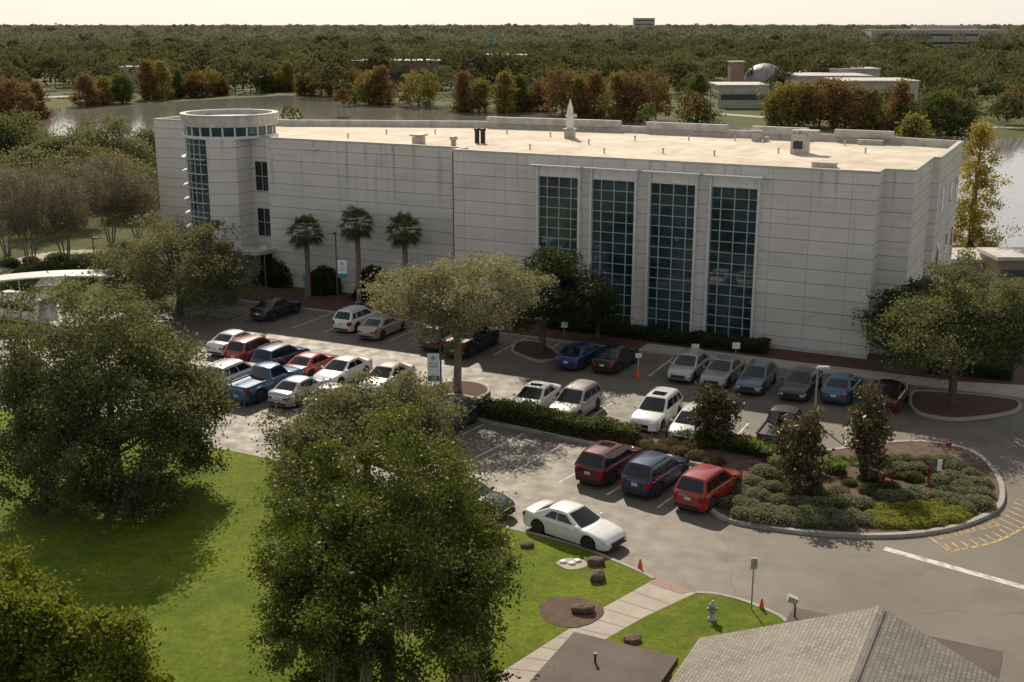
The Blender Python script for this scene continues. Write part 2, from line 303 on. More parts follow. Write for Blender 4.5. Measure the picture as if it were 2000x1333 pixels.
# ---------------- ground
struct(MB().sheet([(-9000,-80),(9000,-80),(9000,12000),(-9000,12000)],0).build('ground',m_field))
asp=[W(-60,-4.5),W(49,-4.5),W(50,-10),W(60,-12),W(95,-12),W(95,-75),W(-60,-75)]
struct(MB().sheet(asp,.006).build('parking_lot',m_asph))
lake=[G(*p) for p in ((-500,228),(0,224),(90,213),(300,201),(450,193),(560,187),(620,191),(860,207),(1100,222),(1290,234),(1400,242),(1560,252),(1700,262),(1900,268),(2400,277),(2600,530),(1990,508),(1850,480),(1500,400),(1000,322),(550,280),(100,268),(-500,285))]
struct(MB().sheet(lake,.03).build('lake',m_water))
def polyk(name,pts,mat,z=.12): struct(MB().prism(pts,0,z).build(name,mat))
def kerb(name,pts,wd=.17,h=.14,closed=False,mat=None):
    mb=MB(); n=len(pts); L=[];Rr=[]
    for i in range(n):
        a=pts[(i-1)%n] if closed else pts[max(i-1,0)]; b=pts[(i+1)%n] if closed else pts[min(i+1,n-1)]
        d=(b-a).normalized(); nn=Vector((-d.y,d.x,0)); L.append(pts[i]+nn*wd/2); Rr.append(pts[i]-nn*wd/2)
    rn=n if closed else n-1
    for i in range(rn):
        j=(i+1)%n; q=[L[i],L[j],Rr[j],Rr[i]]; vs=[(p.x,p.y,0) for p in q]+[(p.x,p.y,h) for p in q]
        mb.add(vs,[(4,5,6,7)[::-1],(0,1,5,4),(2,3,7,6)],0)
    return struct(mb.build(name,mat or m_conc))
def smooth(pts,k=6):
    out=[]; n=len(pts)
    for i in range(n-1):
        p0,p1,p2,p3=pts[max(i-1,0)],pts[i],pts[i+1],pts[min(i+2,n-1)]
        for j in range(k):
            t=j/k; out.append(.5*((2*p1)+(p2-p0)*t+(2*p0-5*p1+4*p2-p3)*t*t+(3*p1-p0-3*p2+p3)*t**3))
    return out+[pts[-1]]
edge=smooth([G(*p) for p in ((-600,745),(-250,770),(0,800),(250,846),(400,875),(520,899),(700,945),(860,992),(990,1035),(1060,1052),(1130,1072),(1200,1100),(1255,1124),(1277,1136))],5)
polyk('lawn',edge+[G(*p) for p in ((1180,1190),(1100,1240),(955,1333),(800,1430),(500,1900),(-900,1900))],m_lawn,.12)
kerb('lawn_kerb',edge)
e2=smooth([G(*p) for p in ((1360,1163),(1400,1166),(1450,1178),(1500,1198),(1532,1216),(1560,1250))],5)
polyk('lawn_by_path',e2+[G(1560,1500),G(1000,1500),G(1045,1340),G(1120,1290),G(1190,1250),G(1260,1210)],m_lawn,.12); kerb('path_lawn_kerb',e2)
polyk('footpath',[G(*p) for p in ((1277,1136),(1360,1163),(1260,1210),(1190,1250),(1120,1290),(1045,1340),(900,1450),(780,1450),(955,1333),(1100,1240),(1180,1190))],m_path,.105)
struct(MB().sheet([G(*p) for p in ((1282,1134),(1352,1160),(1330,1166),(1262,1142))],.112).build('brick_ramp',m_brickp))
for i in range(9):
    a=G(1262,1143).lerp(G(955,1333),(i+1)/10); b=G(1335,1171).lerp(G(1045,1340),(i+1)/10)
    d=(b-a).normalized(); nn=Vector((-d.y,d.x,0))*.012
    struct(MB().sheet([a+nn,b+nn,b-nn,a-nn],.1085).build('path_joint',m_soil))
polyk('planting_bed',[W(48.9,-.02),W(48.9,-4.5),W(14,-4.5),W(14,-2.6),W(-6,-2.6),W(-14,-.5),W(-14,6),W(-2,6),W(-2,1.5),W(-.02,1.5),W(-.02,-.02)],m_mulch,.12)
polyk('sidewalk',[W(14,-4.5),W(-16,-4.2),W(-30,-2),W(-30,-.4),W(-14,-.5),W(-6,-2.6),W(14,-2.6)],m_path,.125)
kerb('lot_kerb',[W(49,-4.55),W(14,-4.55),W(-16,-4.25),W(-30,-2.1)])
def blobk(name,pts,mat,z=.14,seg=5,kb=True,kw=.17):
    P=smooth([G(*p) for p in pts]+[G(*pts[0])],seg)[:-1]; polyk(name,P,mat,z)
    if kb: kerb(name+'_kerb',P,kw,.165,closed=True)
    return P
blobk('tree_island',((1000,690),(1050,708),(1090,703),(1085,690),(1050,672),(1010,672)),m_mulch)
blobk('hedge_island',((830,775),(870,785),(935,780),(955,765),(930,752),(880,750),(840,760)),m_mulch)
blobk('corner_island',((1778,795),(1800,812),(1870,822),(1960,812),(1990,800),(1980,785),(1900,775),(1800,768),(1780,775)),m_mulch)
blobk('planter_island',((850,790),(935,822),(1040,845),(1150,869),(1280,893),(1380,915),(1420,938),(1395,970),(1386,995),(1420,1018),(1500,1034),(1620,1047),(1750,1049),(1860,1034),(1935,1005),(1957,975),(1945,930),(1895,885),(1800,867),(1700,872),(1600,885),(1480,872),(1340,850),(1150,822),(950,785),(880,775)),m_soil,kw=.24)
blobk('mulch_ring',((1052,1190),(1062,1215),(1100,1232),(1150,1225),(1180,1200),(1150,1178),(1085,1172)),m_soil,.13,kb=False)
blobk('stone_ring',((1085,1105),(1110,1118),(1145,1112),(1140,1100),(1105,1096)),m_path,.128,kb=False)
blobk('tree_mulch',((160,975),(180,1000),(240,1008),(290,985),(285,960),(220,950)),m_mulch,.13,kb=False)
def strip(a,b,wd,mat=m_white,z=.011):
    d=(b-a).normalized(); nn=Vector((-d.y,d.x,0))*wd/2; return MB().sheet([a+nn,b+nn,b-nn,a-nn],z)
def line(a,b,wd=.10,mat=m_white,name='painted_line',z=.011): struct(strip(a,b,wd,mat,z).build(name,mat))
for i in range(18): 
    s=-2.2+2.72*i; line(W(s,-4.8),W(s,-9.6),name='stall_line')
for i in range(18):
    s=-2+2.7*i
    if s<9 or s>10: line(W(s,-15.6),W(s,-20.2),name='stall_line')
a8=R(-8); e1r=Matrix.Rotation(a8,3,'Z')@E1; e2r=Matrix.Rotation(a8,3,'Z')@E2; K0=W(8.9,-26.2)
for i in range(-2,5):
    p=K0+e1r*(2.65*i); line(p+e2r*2.9,p-e2r*2.0,name='stall_line')
for i in range(9): p=W(20+2.7*i,-22.9); line(p+E2*2.6,p-E2*2.4,name='stall_line')
for i in range(6): line(W(46.5-i*.5,-6.1),W(47.6-i*.5,-9.4),name='access_hatch')
line(W(43.3,-4.8),W(43.3,-9.6)); line(W(47.8,-5.8),W(47.8,-9.6))
line(G(1727,1072),G(2080,1170),.38,name='stop_line')
arc=smooth([G(*p) for p in ((1812,1050),(1880,1040),(1950,1012),(1985,975),(2000,940))],5); 
arc2=smooth([G(*p) for p in ((1855,1078),(1940,1060),(2000,1030),(2050,990),(2070,950))],5)
for i in range(len(arc2)-1): line(arc2[i],arc2[i+1],.12,m_yellow,'yellow_edge_line')
line(G(1812,1048),G(1855,1078),.1,m_yellow,'yellow_edge_line')
for i in range(1,len(arc)-1): 
    if i<16: line(arc[i].lerp(arc2[i],.5 if i<9 else .0),arc2[i-1].lerp(arc2[i],.5),.09,m_yellow,'yellow_hatch_line')
def text(t,size,mat,name,parent=None,loc=(0,0,0),rot=(0,0,0),ext=0.):
    cu=bpy.data.curves.new('t','FONT'); cu.body=t; cu.size=size; cu.align_x='CENTER'; cu.extrude=ext; o=bpy.data.objects.new('t',cu); C.objects.link(o)
    bpy.context.view_layer.update(); me=bpy.data.meshes.new_from_object(o.evaluated_get(bpy.context.evaluated_depsgraph_get())); bpy.data.objects.remove(o)
    me.materials.clear(); me.materials.append(mat); r=bpy.data.objects.new(name,me); C.objects.link(r); r.parent=parent; r.location=loc; r.rotation_euler=rot; return r
ta,tb=G(1838,1056),G(1945,1030); struct(text('NO PARKING',.62,m_yellow,'road_lettering',None,((ta.x+tb.x)/2,(ta.y+tb.y)/2,.014),(0,0,math.atan2((tb-ta).y,(tb-ta).x))))
for (a,b) in ((G(600,600),G(632,606)),(G(950,826),G(985,834)),(G(1060,852),G(1085,857)),(G(775,628),G(800,632))):
    struct(strip(a,b,.10).build('green_kerb_mark',m_green)).location.z=.16
# ---------------- main building
B=T('concrete_office_building','long three storey concrete panel building with flat roof and four tall glazed bays','building',C0,RZ)
def off(poly,d):
    n=len(poly); ar=sum(poly[i][0]*poly[(i+1)%n][1]-poly[(i+1)%n][0]*poly[i][1] for i in range(n)); sg=1 if ar>0 else -1; out=[]
    for i in range(n):
        p0,p1,p2=[Vector((*poly[(i+k)%n],0)) for k in (-1,0,1)]; a=(p1-p0).normalized(); b=(p2-p1).normalized()
        na=Vector((-a.y,a.x,0))*sg; nb=Vector((-b.y,b.x,0))*sg; m=(na+nb); m=m/max(.3,m.length_squared)*2; q=p1+m*d; out.append((q.x,q.y))
    return out
fp=[(0,0),(0,1.9),(-1.9,1.9),(-1.9,10.4),(-2.4,10.4),(-2.4,23.5),(2.9,24.7),(28,25.2),(41,23.8),(52,19.5),(58,17),(70.7,17),(70.7,12.2),(57.2,12.2),(57.2,4.5),(51.3,4.5),(51.3,2.5),(48.9,2.5),(48.9,1.6),(30.6,1.6),(30.6,0)]
FP=[(-s,d) for s,d in fp]; HT=12.3; IN=off(FP,.32)
n=len(FP)
wl=MB().prism(FP,-.2,HT-.001,0,top=False).build('wall',[m_wallB,m_wallA],B)
for p in wl.data.polygons:
    if abs(p.center.y)<.01: p.material_index=1
mb=MB()
for i in range(n):
    j=(i+1)%n; a,b,c,d=FP[i],FP[j],IN[j],IN[i]; mb.add([(*a,HT),(*b,HT),(*c,HT),(*d,HT)],[(0,1,2,3)]); mb.add([(*d,HT),(*c,HT),(*c,HT-.7),(*d,HT-.7)],[(0,1,2,3)])
OU=off(FP,-.04)
for i in range(n):
    j=(i+1)%n; a,b=OU[i],OU[j]; a0,b0=FP[i],FP[j]; mb.add([(*a,HT+.012),(*b,HT+.012),(*b,HT-.12),(*a,HT-.12),(*b0,HT+.012),(*a0,HT+.012)],[(0,1,2,3),(0,1,4,5)])
mb.build('coping',m_cope,B)
MB().sheet(off(FP,.2),HT-.6).build('roof',m_roof,B)
MB().box((-30.56,-.012,6.0),(.07,.03,12.2)).build('corner_joint',m_dpole,B)
MB().box((-15.,-.03,.2),(30.3,.06,.42)).build('plinth',m_cope,B)
for s0,s1 in ((3,7.8),(10,14.8),(17,24.5),(27,40)):
    f=lambda s: 24.7+(s-2.9)*.02 if s<28 else 25.2-(s-28)*.108
    a=Vector((-s0,f(s0)-.3,0)); b=Vector((-s1,f(s1)-.3,0)); d=b-a
    MB().box(((a+b)/2)+Vector((0,0,HT+.15)),(d.length,.45,.6),math.atan2(d.y,d.x)).build('parapet',m_cope,B)
for s0,s1 in ((7.4,10.85),(11.65,15.15),(15.98,19.46),(20.2,23.6)):
    x0,x1=-s1,-s0; wd=x1-x0; xc=(x0+x1)/2; z0,z1=.5,10.75
    f=MB()
    for x in (x0,x1): f.box((x+(.08 if x==x0 else -.08),-.16,(z0+11.6)/2),(.16,.36,11.6-z0))
    f.box((xc,-.15,z0-.1),(wd,.36,.2)); f.box((xc,-.10,z1+.05),(wd-.32,.16,.1)); f=f.build('window',m_frame,B)
    q=MB()
    for c in (.2,.5,.8): q.box((x0+.16+(wd-.32)*c,-.055,(z0+z1)/2),(.055,.09,z1-z0))
    nr=14
    for r in range(1,nr): q.box((xc,-.05,z0+(z1-z0)*r/nr),(wd-.32,.07,.045))
    q.build('mullions',m_mull,f)
    MB().box((xc,-.012,(z0+z1)/2),(wd-.32,.02,z1-z0)).build('pane',m_glass,f)
    hd=MB().box((xc,-.06,11.2),(wd-.32,.11,.76)); 
    for k in range(7): hd.box((x0+.2+(wd-.4)*k/6,-.125,11.2),(.03,.03,.74))
    hd.build('header_panel',m_wht,B)
    sh=MB(); 
    for k in range(5): sh.box((xc,-.45-.13*k,11.62),(wd+.5,.07,.05))
    for x in (x0,xc,x1): sh.box((x,-.55,11.56),(.05,.9,.07))
    sh.build('sun_shade',m_frame,B)
for z in (7.9,3.9): 
    l=MB().box((-31.3,1.585,z+.25),(1.05,.03,.62))
    for k in range(6): l.box((-31.3,1.55,z+.1*k),(1.0,.08,.05))
    l.build('louvre',m_frame,B)
for s,d in ((23.9,0),(6.9,0),(37.5,1.6),(44,1.6)): MB().box((-s,d-.1,11.55),(.35,.18,.12)).build('wall_lamp',m_wht,B)
for d,z in ((13,9),(13,5),(18,9),(18,5),(21.5,9),(21.5,5)):
    fr=MB().box((2.42,d,z),(.08,1.0,1.7)).build('window',m_frame,B); MB().box((2.47,d,z),(.02,.84,1.54)).build('pane',m_dkglass,fr)
for z0,z1 in ((3.9,6.3),(7.7,10.2),(.15,2.4)):
    fr=MB().box((-50.1,2.46,(z0+z1)/2),(1.5,.06,z1-z0)); fr.box((-50.1,2.41,(z0+z1)/2),(.05,.05,z1-z0)); fr.box((-50.1,2.415,(z0+z1)/2),(1.5,.04,.05)); fr=fr.build('window' if z0>1 else 'door',m_mull,B)
    MB().box((-50.1,2.425,(z0+z1)/2),(1.38,.02,z1-z0-.12)).build('pane',m_dkglass,fr)
MB().box((-50.6,.9,3.0),(4.2,3.0,.28)).build('entrance_canopy',m_cope,B)
tx,ty,tr_=-54.,3.4,3.85
def arcp(r,a0,a1,k): return [(tx+r*math.cos(R(a0+(a1-a0)*i/k)),ty+r*math.sin(R(a0+(a1-a0)*i/k))) for i in range(k+1)]
a_in=-math.degrees(math.acos(2.7/tr_))
low=arcp(tr_,a_in,-82,14)+[(tx+3.55*math.cos(R(-82)),ty+3.55*math.sin(R(-82)))]+arcp(3.55,-83,-172,18)+arcp(tr_,-172,-225,8)+[(tx+2.7,ty+3)]
MB().prism(low,-.1,12.1).build('tower_wall',m_wallB,B)
g=MB(); A=arcp(3.72,-82.5,-171,16)
for i in range(len(A)-1): g.add([(*A[i],1.2),(*A[i+1],1.2),(*A[i+1],12.0),(*A[i],12.0)],[(0,1,2,3)])
g.build('tower_window',m_glass2,B)
g=MB()
for i in range(0,len(A),2): g.box((*A[i],6.6),(.07,.07,10.8))
for i in range(14):
    z=1.2+.8*i
    for j in range(len(A)-1):
        a,b=Vector((*A[j],z)),Vector((*A[j+1],z)); d=b-a; g.box((a+b)/2,(d.length,.08,.05),math.atan2(d.y,d.x))
g.build('tower_mullions',m_mull,B)
for i in range(8):
    z=2.0+1.2*i; o_=arcp(4.15,-84,-171,16); i_=arcp(3.8,-84,-171,16); MB().prism(o_+i_[::-1],z,z+.06,bot=True).build('sun_shade_ring',m_cope,B)
MB().lathe([(3.72,12.1),(3.72,13.05)],(tx,ty,0),48).build('drum_glazing',m_glass2,B)
g=MB().lathe([(3.7,12.06),(3.88,12.08),(3.88,12.3),(3.7,12.31)],(tx,ty,0),48,sm=False)
for k in range(24): t=k*math.pi/12; g.box((tx+3.76*math.cos(t),ty+3.76*math.sin(t),12.66),(.1,.13,.76),t)
g.build('drum_frame',m_frame,B)
MB().lathe([(3.7,13.0),(3.98,13.05),(4.0,13.9),(4.06,13.92),(4.06,14.02),(3.6,14.02),(3.6,13.6),(.01,13.62)],(tx,ty,0),48,sm=False).build('tower_drum',m_cope,B)
RF=HT-.6
def onroof(px,py): return G(px,py,RF)
def rthing(name,lab,cat,px,py,fn,mat=m_unit,group=None):
    mb=MB(); fn(mb); tag(mb.build(name,mat,None,onroof(px,py),RZ),lab,cat,group)
e=T('rooftop_spire','tall pale pointed spire standing on a square plinth at the centre of the flat roof','spire',onroof(1113,270),RZ)
MB().box((0,0,.35),(.75,.75,.7)).box((0,0,.78),(.95,.95,.1)).build('plinth',m_unit,e)
MB().lathe([(.30,.8),(.34,1.2),(.30,1.8),(.40,1.85),(.40,1.95),(.27,2.0),(.24,2.5),(.02,3.3)],n=12).build('spire_shaft',m_wht,e)
MB().box((.35,0,1.9),(.5,.25,.25)).box((-.32,0,1.45),(.4,.2,.2)).build('bracket',m_unit,e)
e=T('air_handling_unit','boxy pale air handling unit with side duct near the right end of the roof','air unit',onroof(1562,300),RZ)
MB().box((0,0,.75),(1.1,1.6,1.5)).build('housing',m_unit,e); MB().box((.55,.1,1.55),(1.5,1.1,.45)).box((-.3,-.2,1.62),(.6,.8,.3)).build('duct',m_steel,e); MB().box((0,-.81,.7),(.7,.03,.6)).build('grille',m_black,e)
rthing('roof_vent','squat pale louvred vent nearest the round tower on the roof','vent',818,282,lambda m:m.box((0,0,.3),(.8,.8,.6)).box((0,0,.75),(1.1,1.1,.15)))
e=T('exhaust_fans','pair of dark exhaust stacks standing side by side on the roof','exhaust fan',onroof(937,280),RZ)
for x in(-.25,.3): MB().lathe([(.2,0),(.2,1.0),(.26,1.05),(.26,1.2),(.05,1.22)],(x,0,0),12).build('stack',m_black,e)
rthing('roof_vent','small dark capped roof vent left of the exhaust stacks','vent',886,286,lambda m:m.lathe([(.22,0),(.22,.5),(.34,.55),(.3,.75),(.02,.8)],n=12),m_steel)
rthing('roof_vent','pale roof vent with pipe behind the air handling unit','vent',1478,276,lambda m:m.box((0,0,.35),(.7,.7,.7)).box((0,0,.8),(.9,.5,.15)).box((.8,0,.2),(.4,.4,.4)))
rthing('roof_hatch','low flat roof hatch near the front right parapet','hatch',1610,327,lambda m:m.box((0,0,.15),(1.6,.8,.3)).box((0,0,.33),(1.7,.9,.06)))
for k,(x,y) in enumerate(((680,270),(755,262),(1035,292),(1075,268),(1180,300),(1240,275),(1295,300),(1345,275),(1395,305),(1435,275),(1520,300),(1650,285),(1690,300),(990,262),(850,262),(1150,282))):
    rthing('vent_pipe','small upright vent pipe poking from the pale flat roof','pipe',x,y,lambda m:m.lathe([(.06,0),(.06,.3),(.1,.32),(.1,.4),(.02,.41)],n=8),m_steel,'vent pipes dotted over the flat roof')
rthing('roof_cabinet','wide flat cabinet lying by the right parapet','cabinet',1700,283,lambda m:m.box((0,0,.2),(2.0,.7,.4)))
# ---------------- foreground low building
Bh=T('shingled_building','low building with grey shingled gable roof at the bottom right corner','building',(10,29,0),RZ)
m=MB(); zr,ze=6.,3.8
for sx in (-1,1): m.add([(0,0,zr),(0,-22,zr),(sx*5,-22,ze),(sx*5,0,ze)],[(0,1,2,3)]); m.add([(sx*5,0,ze),(sx*5,-22,ze),(sx*5,-22,ze-.18),(sx*5,0,ze-.18)],[(0,1,2,3)])
m.add([(0,0,zr),(5,0,ze),(5,0,ze-.18),(0,0,zr-.18),(-5,0,ze-.18),(-5,0,ze)],[(0,1,2,3),(0,3,4,5)])
rf=m.build('roof',m_shing,Bh)
MB().add([(0,0,zr+.03),(0,-22,zr+.03),(.16,-22,zr-.03),(.16,0,zr-.03),(-.16,-22,zr-.03),(-.16,0,zr-.03)],[(0,1,2,3),(0,1,4,5)]).build('ridge_cap',m_shing,rf)
MB().box((0,-11,1.8),(9.2,21,3.6)).add([(-4.6,-.5,3.6),(4.6,-.5,3.6),(0,-.5,5.6)],[(0,1,2)]).build('wall',m_farb,Bh)
MB().box((-7.0,-9,3.4),(3.3,16.3,.25)).build('flat_roof',m_darkroof,Bh); MB().box((-6.8,-9,1.6),(2.8,15.6,3.3)).build('side_wall',m_farb,Bh)
MB().box((.1,1.0,3.85),(6.0,3.6,.25)).build('rear_flat_roof',m_darkroof,Bh); MB().box((.1,.9,1.85),(5.6,3.2,3.7)).build('rear_wall',m_farb,Bh)
MB().lathe([(.035,3.5),(.035,3.75),(.06,3.77),(.06,3.82)],(-7.4,-2.2,0),8).build('vent_pipe',m_dpole,Bh)
e=T('floodlight','small floodlight on a bent bracket at the corner of the dark flat roof','floodlight',G(1552,1205,3.97),RZ)
MB().tube([(0,0,0),(0,0,.35),(-.1,.05,.45)],.03).build('bracket',m_dpole,e); MB().box((-.12,.08,.52),(.30,.22,.18),.4,ry=.4).build('lamp_housing',m_unit,e)
# ---------------- cars
wheel_cache={}
def wheel_mesh(r):
    if r in wheel_cache: return wheel_cache[r]
    to=MB().lathe([(r*.62,-.10),(r*.93,-.115),(r,-.08),(r,.08),(r*.93,.115),(r*.62,.10)],n=22,axis='y').build('wheel',m_tyre)
    ro=MB().lathe([(.02,.07),(.07,.085),(.075,.06),(r*.5,.045),(r*.64,.10),(r*.66,.10),(r*.66,.0)],n=22,axis='y').build('rim',[m_rim],to)
    dk=MB()
    for k in range(5):
        a=k*2*math.pi/5; c1,c2=a-.33,a+.33
        dk.add([(r*.24*math.cos(a),.078,r*.24*math.sin(a)),(r*.56*math.cos(c1),.088,r*.56*math.sin(c1)),(r*.56*math.cos(c2),.088,r*.56*math.sin(c2))],[(0,1,2)])
    do=dk.build('rim_openings',m_black)
    for o in (to,ro,do): C.objects.unlink(o)
    wheel_cache[r]=(to.data,ro.data,do.data); return wheel_cache[r]
KINDS=dict(
 sport=dict(L=4.75,W=1.84,top=[(-.5,.60),(-.494,.82),(-.478,.99),(-.45,1.025),(-.36,1.01),(-.1,.95),(.2,.92),(.25,.92),(.33,.87),(.41,.79),(.455,.71),(.483,.61),(.5,.44)],gh=(-.40,-.19,.03,.225),belt=.93,roof=1.36,r=.345),
 sedan=dict(L=4.75,W=1.84,top=[(-.5,.58),(-.493,.80),(-.475,.98),(-.43,1.03),(-.36,1.02),(-.1,.96),(.2,.94),(.25,.94),(.33,.885),(.42,.79),(.465,.71),(.488,.62),(.5,.46)],gh=(-.405,-.205,.04,.24),belt=.93,roof=1.37,r=.335),
 hatch=dict(L=4.35,W=1.78,top=[(-.5,.62),(-.493,.85),(-.475,.98),(-.40,1.0),(-.1,.96),(.2,.95),(.26,.96),(.35,.90),(.43,.80),(.47,.72),(.488,.64),(.5,.48)],gh=(-.47,-.33,.05,.27),belt=.95,roof=1.42,r=.33),
 suv=dict(L=4.6,W=1.86,top=[(-.5,.66),(-.496,.90),(-.485,1.05),(-.3,1.05),(.2,1.02),(.26,1.03),(.34,.995),(.43,.91),(.472,.82),(.490,.72),(.5,.54)],gh=(-.482,-.385,.045,.25),belt=1.02,roof=1.59,r=.36),
 pickup=dict(L=5.7,W=1.98,top=[(-.5,.85),(-.497,1.12),(-.49,1.18),(-.1,1.18),(.2,1.14),(.25,1.16),(.38,1.12),(.465,1.05),(.49,.92),(.5,.62)],gh=(-.10,-.075,.125,.235),belt=1.13,roof=1.80,r=.40))
def lerp(a,b,t): return a+(b-a)*t
paints={}
def paint(nm_,c):
    if nm_ in paints: return paints[nm_]
    m=M('paint_'+nm_,c,tuple(x*.9 for x in c),.30,1.5,metal=.0 if max(c)>.5 or 'red' in nm_ else .35,coat=1.); paints[nm_]=m; return m
def car(kind,pname,pc,pos,rz,label,cat='car',group=None,name='parked_car',sunroof=0,blackroof=0,wb=.585):
    K=KINDS[kind]; L,Wd,r=K['L'],K['W'],K['r']; P=paint(pname,pc); e=T(name,label,cat,(pos.x,pos.y,.008),rz,group); e.scale=(.955,.955,.955)
    xs_=[p[0]*L for p in K['top']]; zs_=[p[1] for p in K['top']]
    top=lambda x: float(np.interp(x,xs_,zs_)); xw=wb*L/2; Ra=r+.065
    def zb(x):
        b=.22 if abs(x)<L*.47 else .26
        for c in (-xw,xw):
            d=x-c
            if abs(d)<Ra: b=max(b,r+math.sqrt(max(0,Ra*Ra-d*d)))
        return b
    def ring(x,q,sd,o=0.):
        t=abs(2*x/L); w=Wd/2*(1-.06*t**3-.08*t**8-.12*t**20); z0=zb(x); tp=top(x); sh=tp-.07
        z0=min(z0,sh-.03)
        pts=[(w*.94,z0),(w*.985,z0+.22*(sh-z0)),(w,z0+.5*(sh-z0)),(w*.985,z0+.72*(sh-z0)),(w*.975,sh-.01),(w*.93,sh+.04),(w*.78,tp-.005),(w*.4,tp+.018),(0,tp+.025)]
        qs=[0,.22,.5,.72,1.,1.2,1.45,1.75,2.]; y=float(np.interp(q,qs,[p[0] for p in pts])); z=float(np.interp(q,qs,[p[1] for p in pts]))
        return (x+(0 if t<.9 else o*math.copysign(.5,x)),sd*(y+o),z+(o if q>1 else 0))
    X=set(np.linspace(-L/2,L/2,27).tolist())|set(x for x in xs_)
    for c in (-xw,xw):
        for f in (-1.0,-.97,-.85,-.6,-.3,0,.3,.6,.85,.97,1.0): X.add(c+f*Ra*.9999)
        X.add(c-Ra*1.01); X.add(c+Ra*1.01)
    X=sorted(X); X=[x for i,x in enumerate(X) if i==0 or x-X[i-1]>.004]
    Q=[0,.22,.5,.72,1.,1.2,1.45,1.75,2.]
    b=MB()
    for sd in (1,-1): b.grid(lambda q,x:ring(x,q,sd),Q,X,flip=(sd<0))
    for x in (X[0],X[-1]):
        pts=[ring(x,q,1) for q in Q]+[ring(x,q,-1) for q in Q[-2::-1]]; b.add(pts,[tuple(range(len(pts)))])
    xrb,xrt,xft,xfb=[g*L for g in K['gh']]; belt,roof=K['belt'],K['roof']; wb_,wr=Wd/2*.915,Wd/2*.70; bf,br=.16,.10
    bz=belt-.04
    yv=lambda v: lerp(wb_,wr,v**1.25)
    def front(u,v,o=0): return (lerp(xfb,xft,v)-.0+lerp(bf,bf*.5,v)*(1-u*u)-.08+o*.7,u*yv(v),lerp(bz,roof,v)+v*.07*(1-u**4)+o*.7)
    def rear(u,v,o=0): return (lerp(xrb,xrt,v)-lerp(br,br*.5,v)*(1-u*u)+.04-o*.8,u*yv(v),lerp(bz,roof,v)+v*.07*(1-u**4)+o*.5)
    def side(u,v,sd,o=0):
        xb=lerp(xrb+.04,xfb-.08,u); xt=lerp(xrt+.04,xft-.08,u); return (lerp(xb,xt,v),sd*(yv(v)+o),lerp(bz,roof,v)+o*.3)
    def rooff(u,v,o=0):
        a=front(u,1); c=rear(u,1); return (lerp(a[0],c[0],v),u*wr,roof+.07*(1-u**4)+.035*math.sin(math.pi*v)+o)
    U=[-1,-.85,-.6,-.3,0,.3,.6,.85,1]; V=[0,.33,.66,1]
    b.grid(front,U,V); b.grid(rear,U,V,flip=True)
    for sd in (1,-1): b.grid(lambda u,v:side(u,v,sd),[0,.25,.5,.75,1],[0,.25,.5,.75,1],flip=sd>0)
    b.grid(rooff,U,[0,.25,.5,.75,1],m=1 if blackroof else 0,flip=False)
    b.build('body',[P,m_black],e)
    Uw=np.linspace(-.88,.88,7).tolist(); Vw=np.linspace(.12,.92,4).tolist()
    MB().grid(lambda u,v:front(u,v,.012),Uw,Vw).build('windshield',m_dkglass,e)
    MB().grid(lambda u,v:rear(u,v,.012),[u*.93 for u in Uw],[.18,.5,.88],flip=True).build('rear_window',m_dkglass,e)
    seg={'sport':((.24,.51),(.54,.88)),'sedan':((.20,.50),(.53,.90)),'hatch':((.12,.47),(.50,.90)),'suv':((.05,.22),(.26,.53),(.56,.92)),'pickup':((.10,.46),(.50,.92))}[kind]
    for sd in (1,-1):
        for a,c in seg: MB().grid(lambda u,v:side(u,v,sd,.012),[a,(a+c)/2,c],[.2,.4,.65,.84],flip=sd>0).build('side_window',m_dkglass,e)
        for x0,x1 in ((-.175*L,-.008*L),(.004*L,.185*L)) if kind!='pickup' else ((-.09*L,.06*L),(.068*L,.20*L)):
            d=MB().grid(lambda q,x:ring(x,q,sd,.007),[.12,.35,.5,.72,.97],np.linspace(x0,x1,5).tolist(),flip=sd<0).build('door',P,e)
            p=ring(x0+.14,.93,sd,.02); MB().box(p,(.2,.035,.03)).build('handle',P if 'w' in pname else m_black,d)
        if kind=='suv': MB().grid(lambda q,x:ring(x,q,sd,.012),[0,.06,.11],[-xw+Ra+.02,0,xw-Ra-.02],flip=sd<0).build('sill_cladding',m_black,e)
        p=side(.98,0,sd); MB().box((p[0]-.12,sd*(Wd/2+.03),belt+.07),(.12,.17,.12),tp=.8).build('mirror',P,e)
        h=MB(); h.grid(lambda q,x:ring(x,q,sd,.012),[.68,.85,1.0],[L*.44,L*.47,L*.488,L*.499],flip=sd<0)
        w=Wd/2*.76; h.box((L/2-.045,sd*w*.74,top(L*.487)-.12),(.07,w*.42,.10),sd*-.15); h.build('headlight',m_head,e)
        tl=MB(); tall=kind in('suv','pickup'); zc=top(-L*.49)-(.16 if tall else .13)
        tl.grid(lambda q,x:ring(x,q,sd,.012),[.70 if not tall else .6,.85,1.0],[-L*.499,-L*.49,-L*.47,-L*.455],flip=sd<0)
        tl.box((-L/2+.0,sd*w*(.78 if not tall else .9),zc),(.06,w*(.36 if not tall else .2),.12 if not tall else .28),sd*.15); tl.build('taillight',m_tail,e)
        if kind=='suv': MB().tube([rooff(sd*.93,.08,.04),rooff(sd*.93,.5,.055),rooff(sd*.93,.95,.04)],.016,5).build('roof_rail',m_steel if 'w' in pname else m_black,e)
    MB().box((L/2+.004,0,.46 if kind=='sport' else .5),(.03,Wd*.52,.20)).box((L/2-.01,0,.30),(.06,Wd*.7,.09)).build('grille',m_black,e)
    MB().box((-L/2-.004,0,.36),(.04,Wd*.68,.14)).build('rear_bumper_trim',m_black,e)
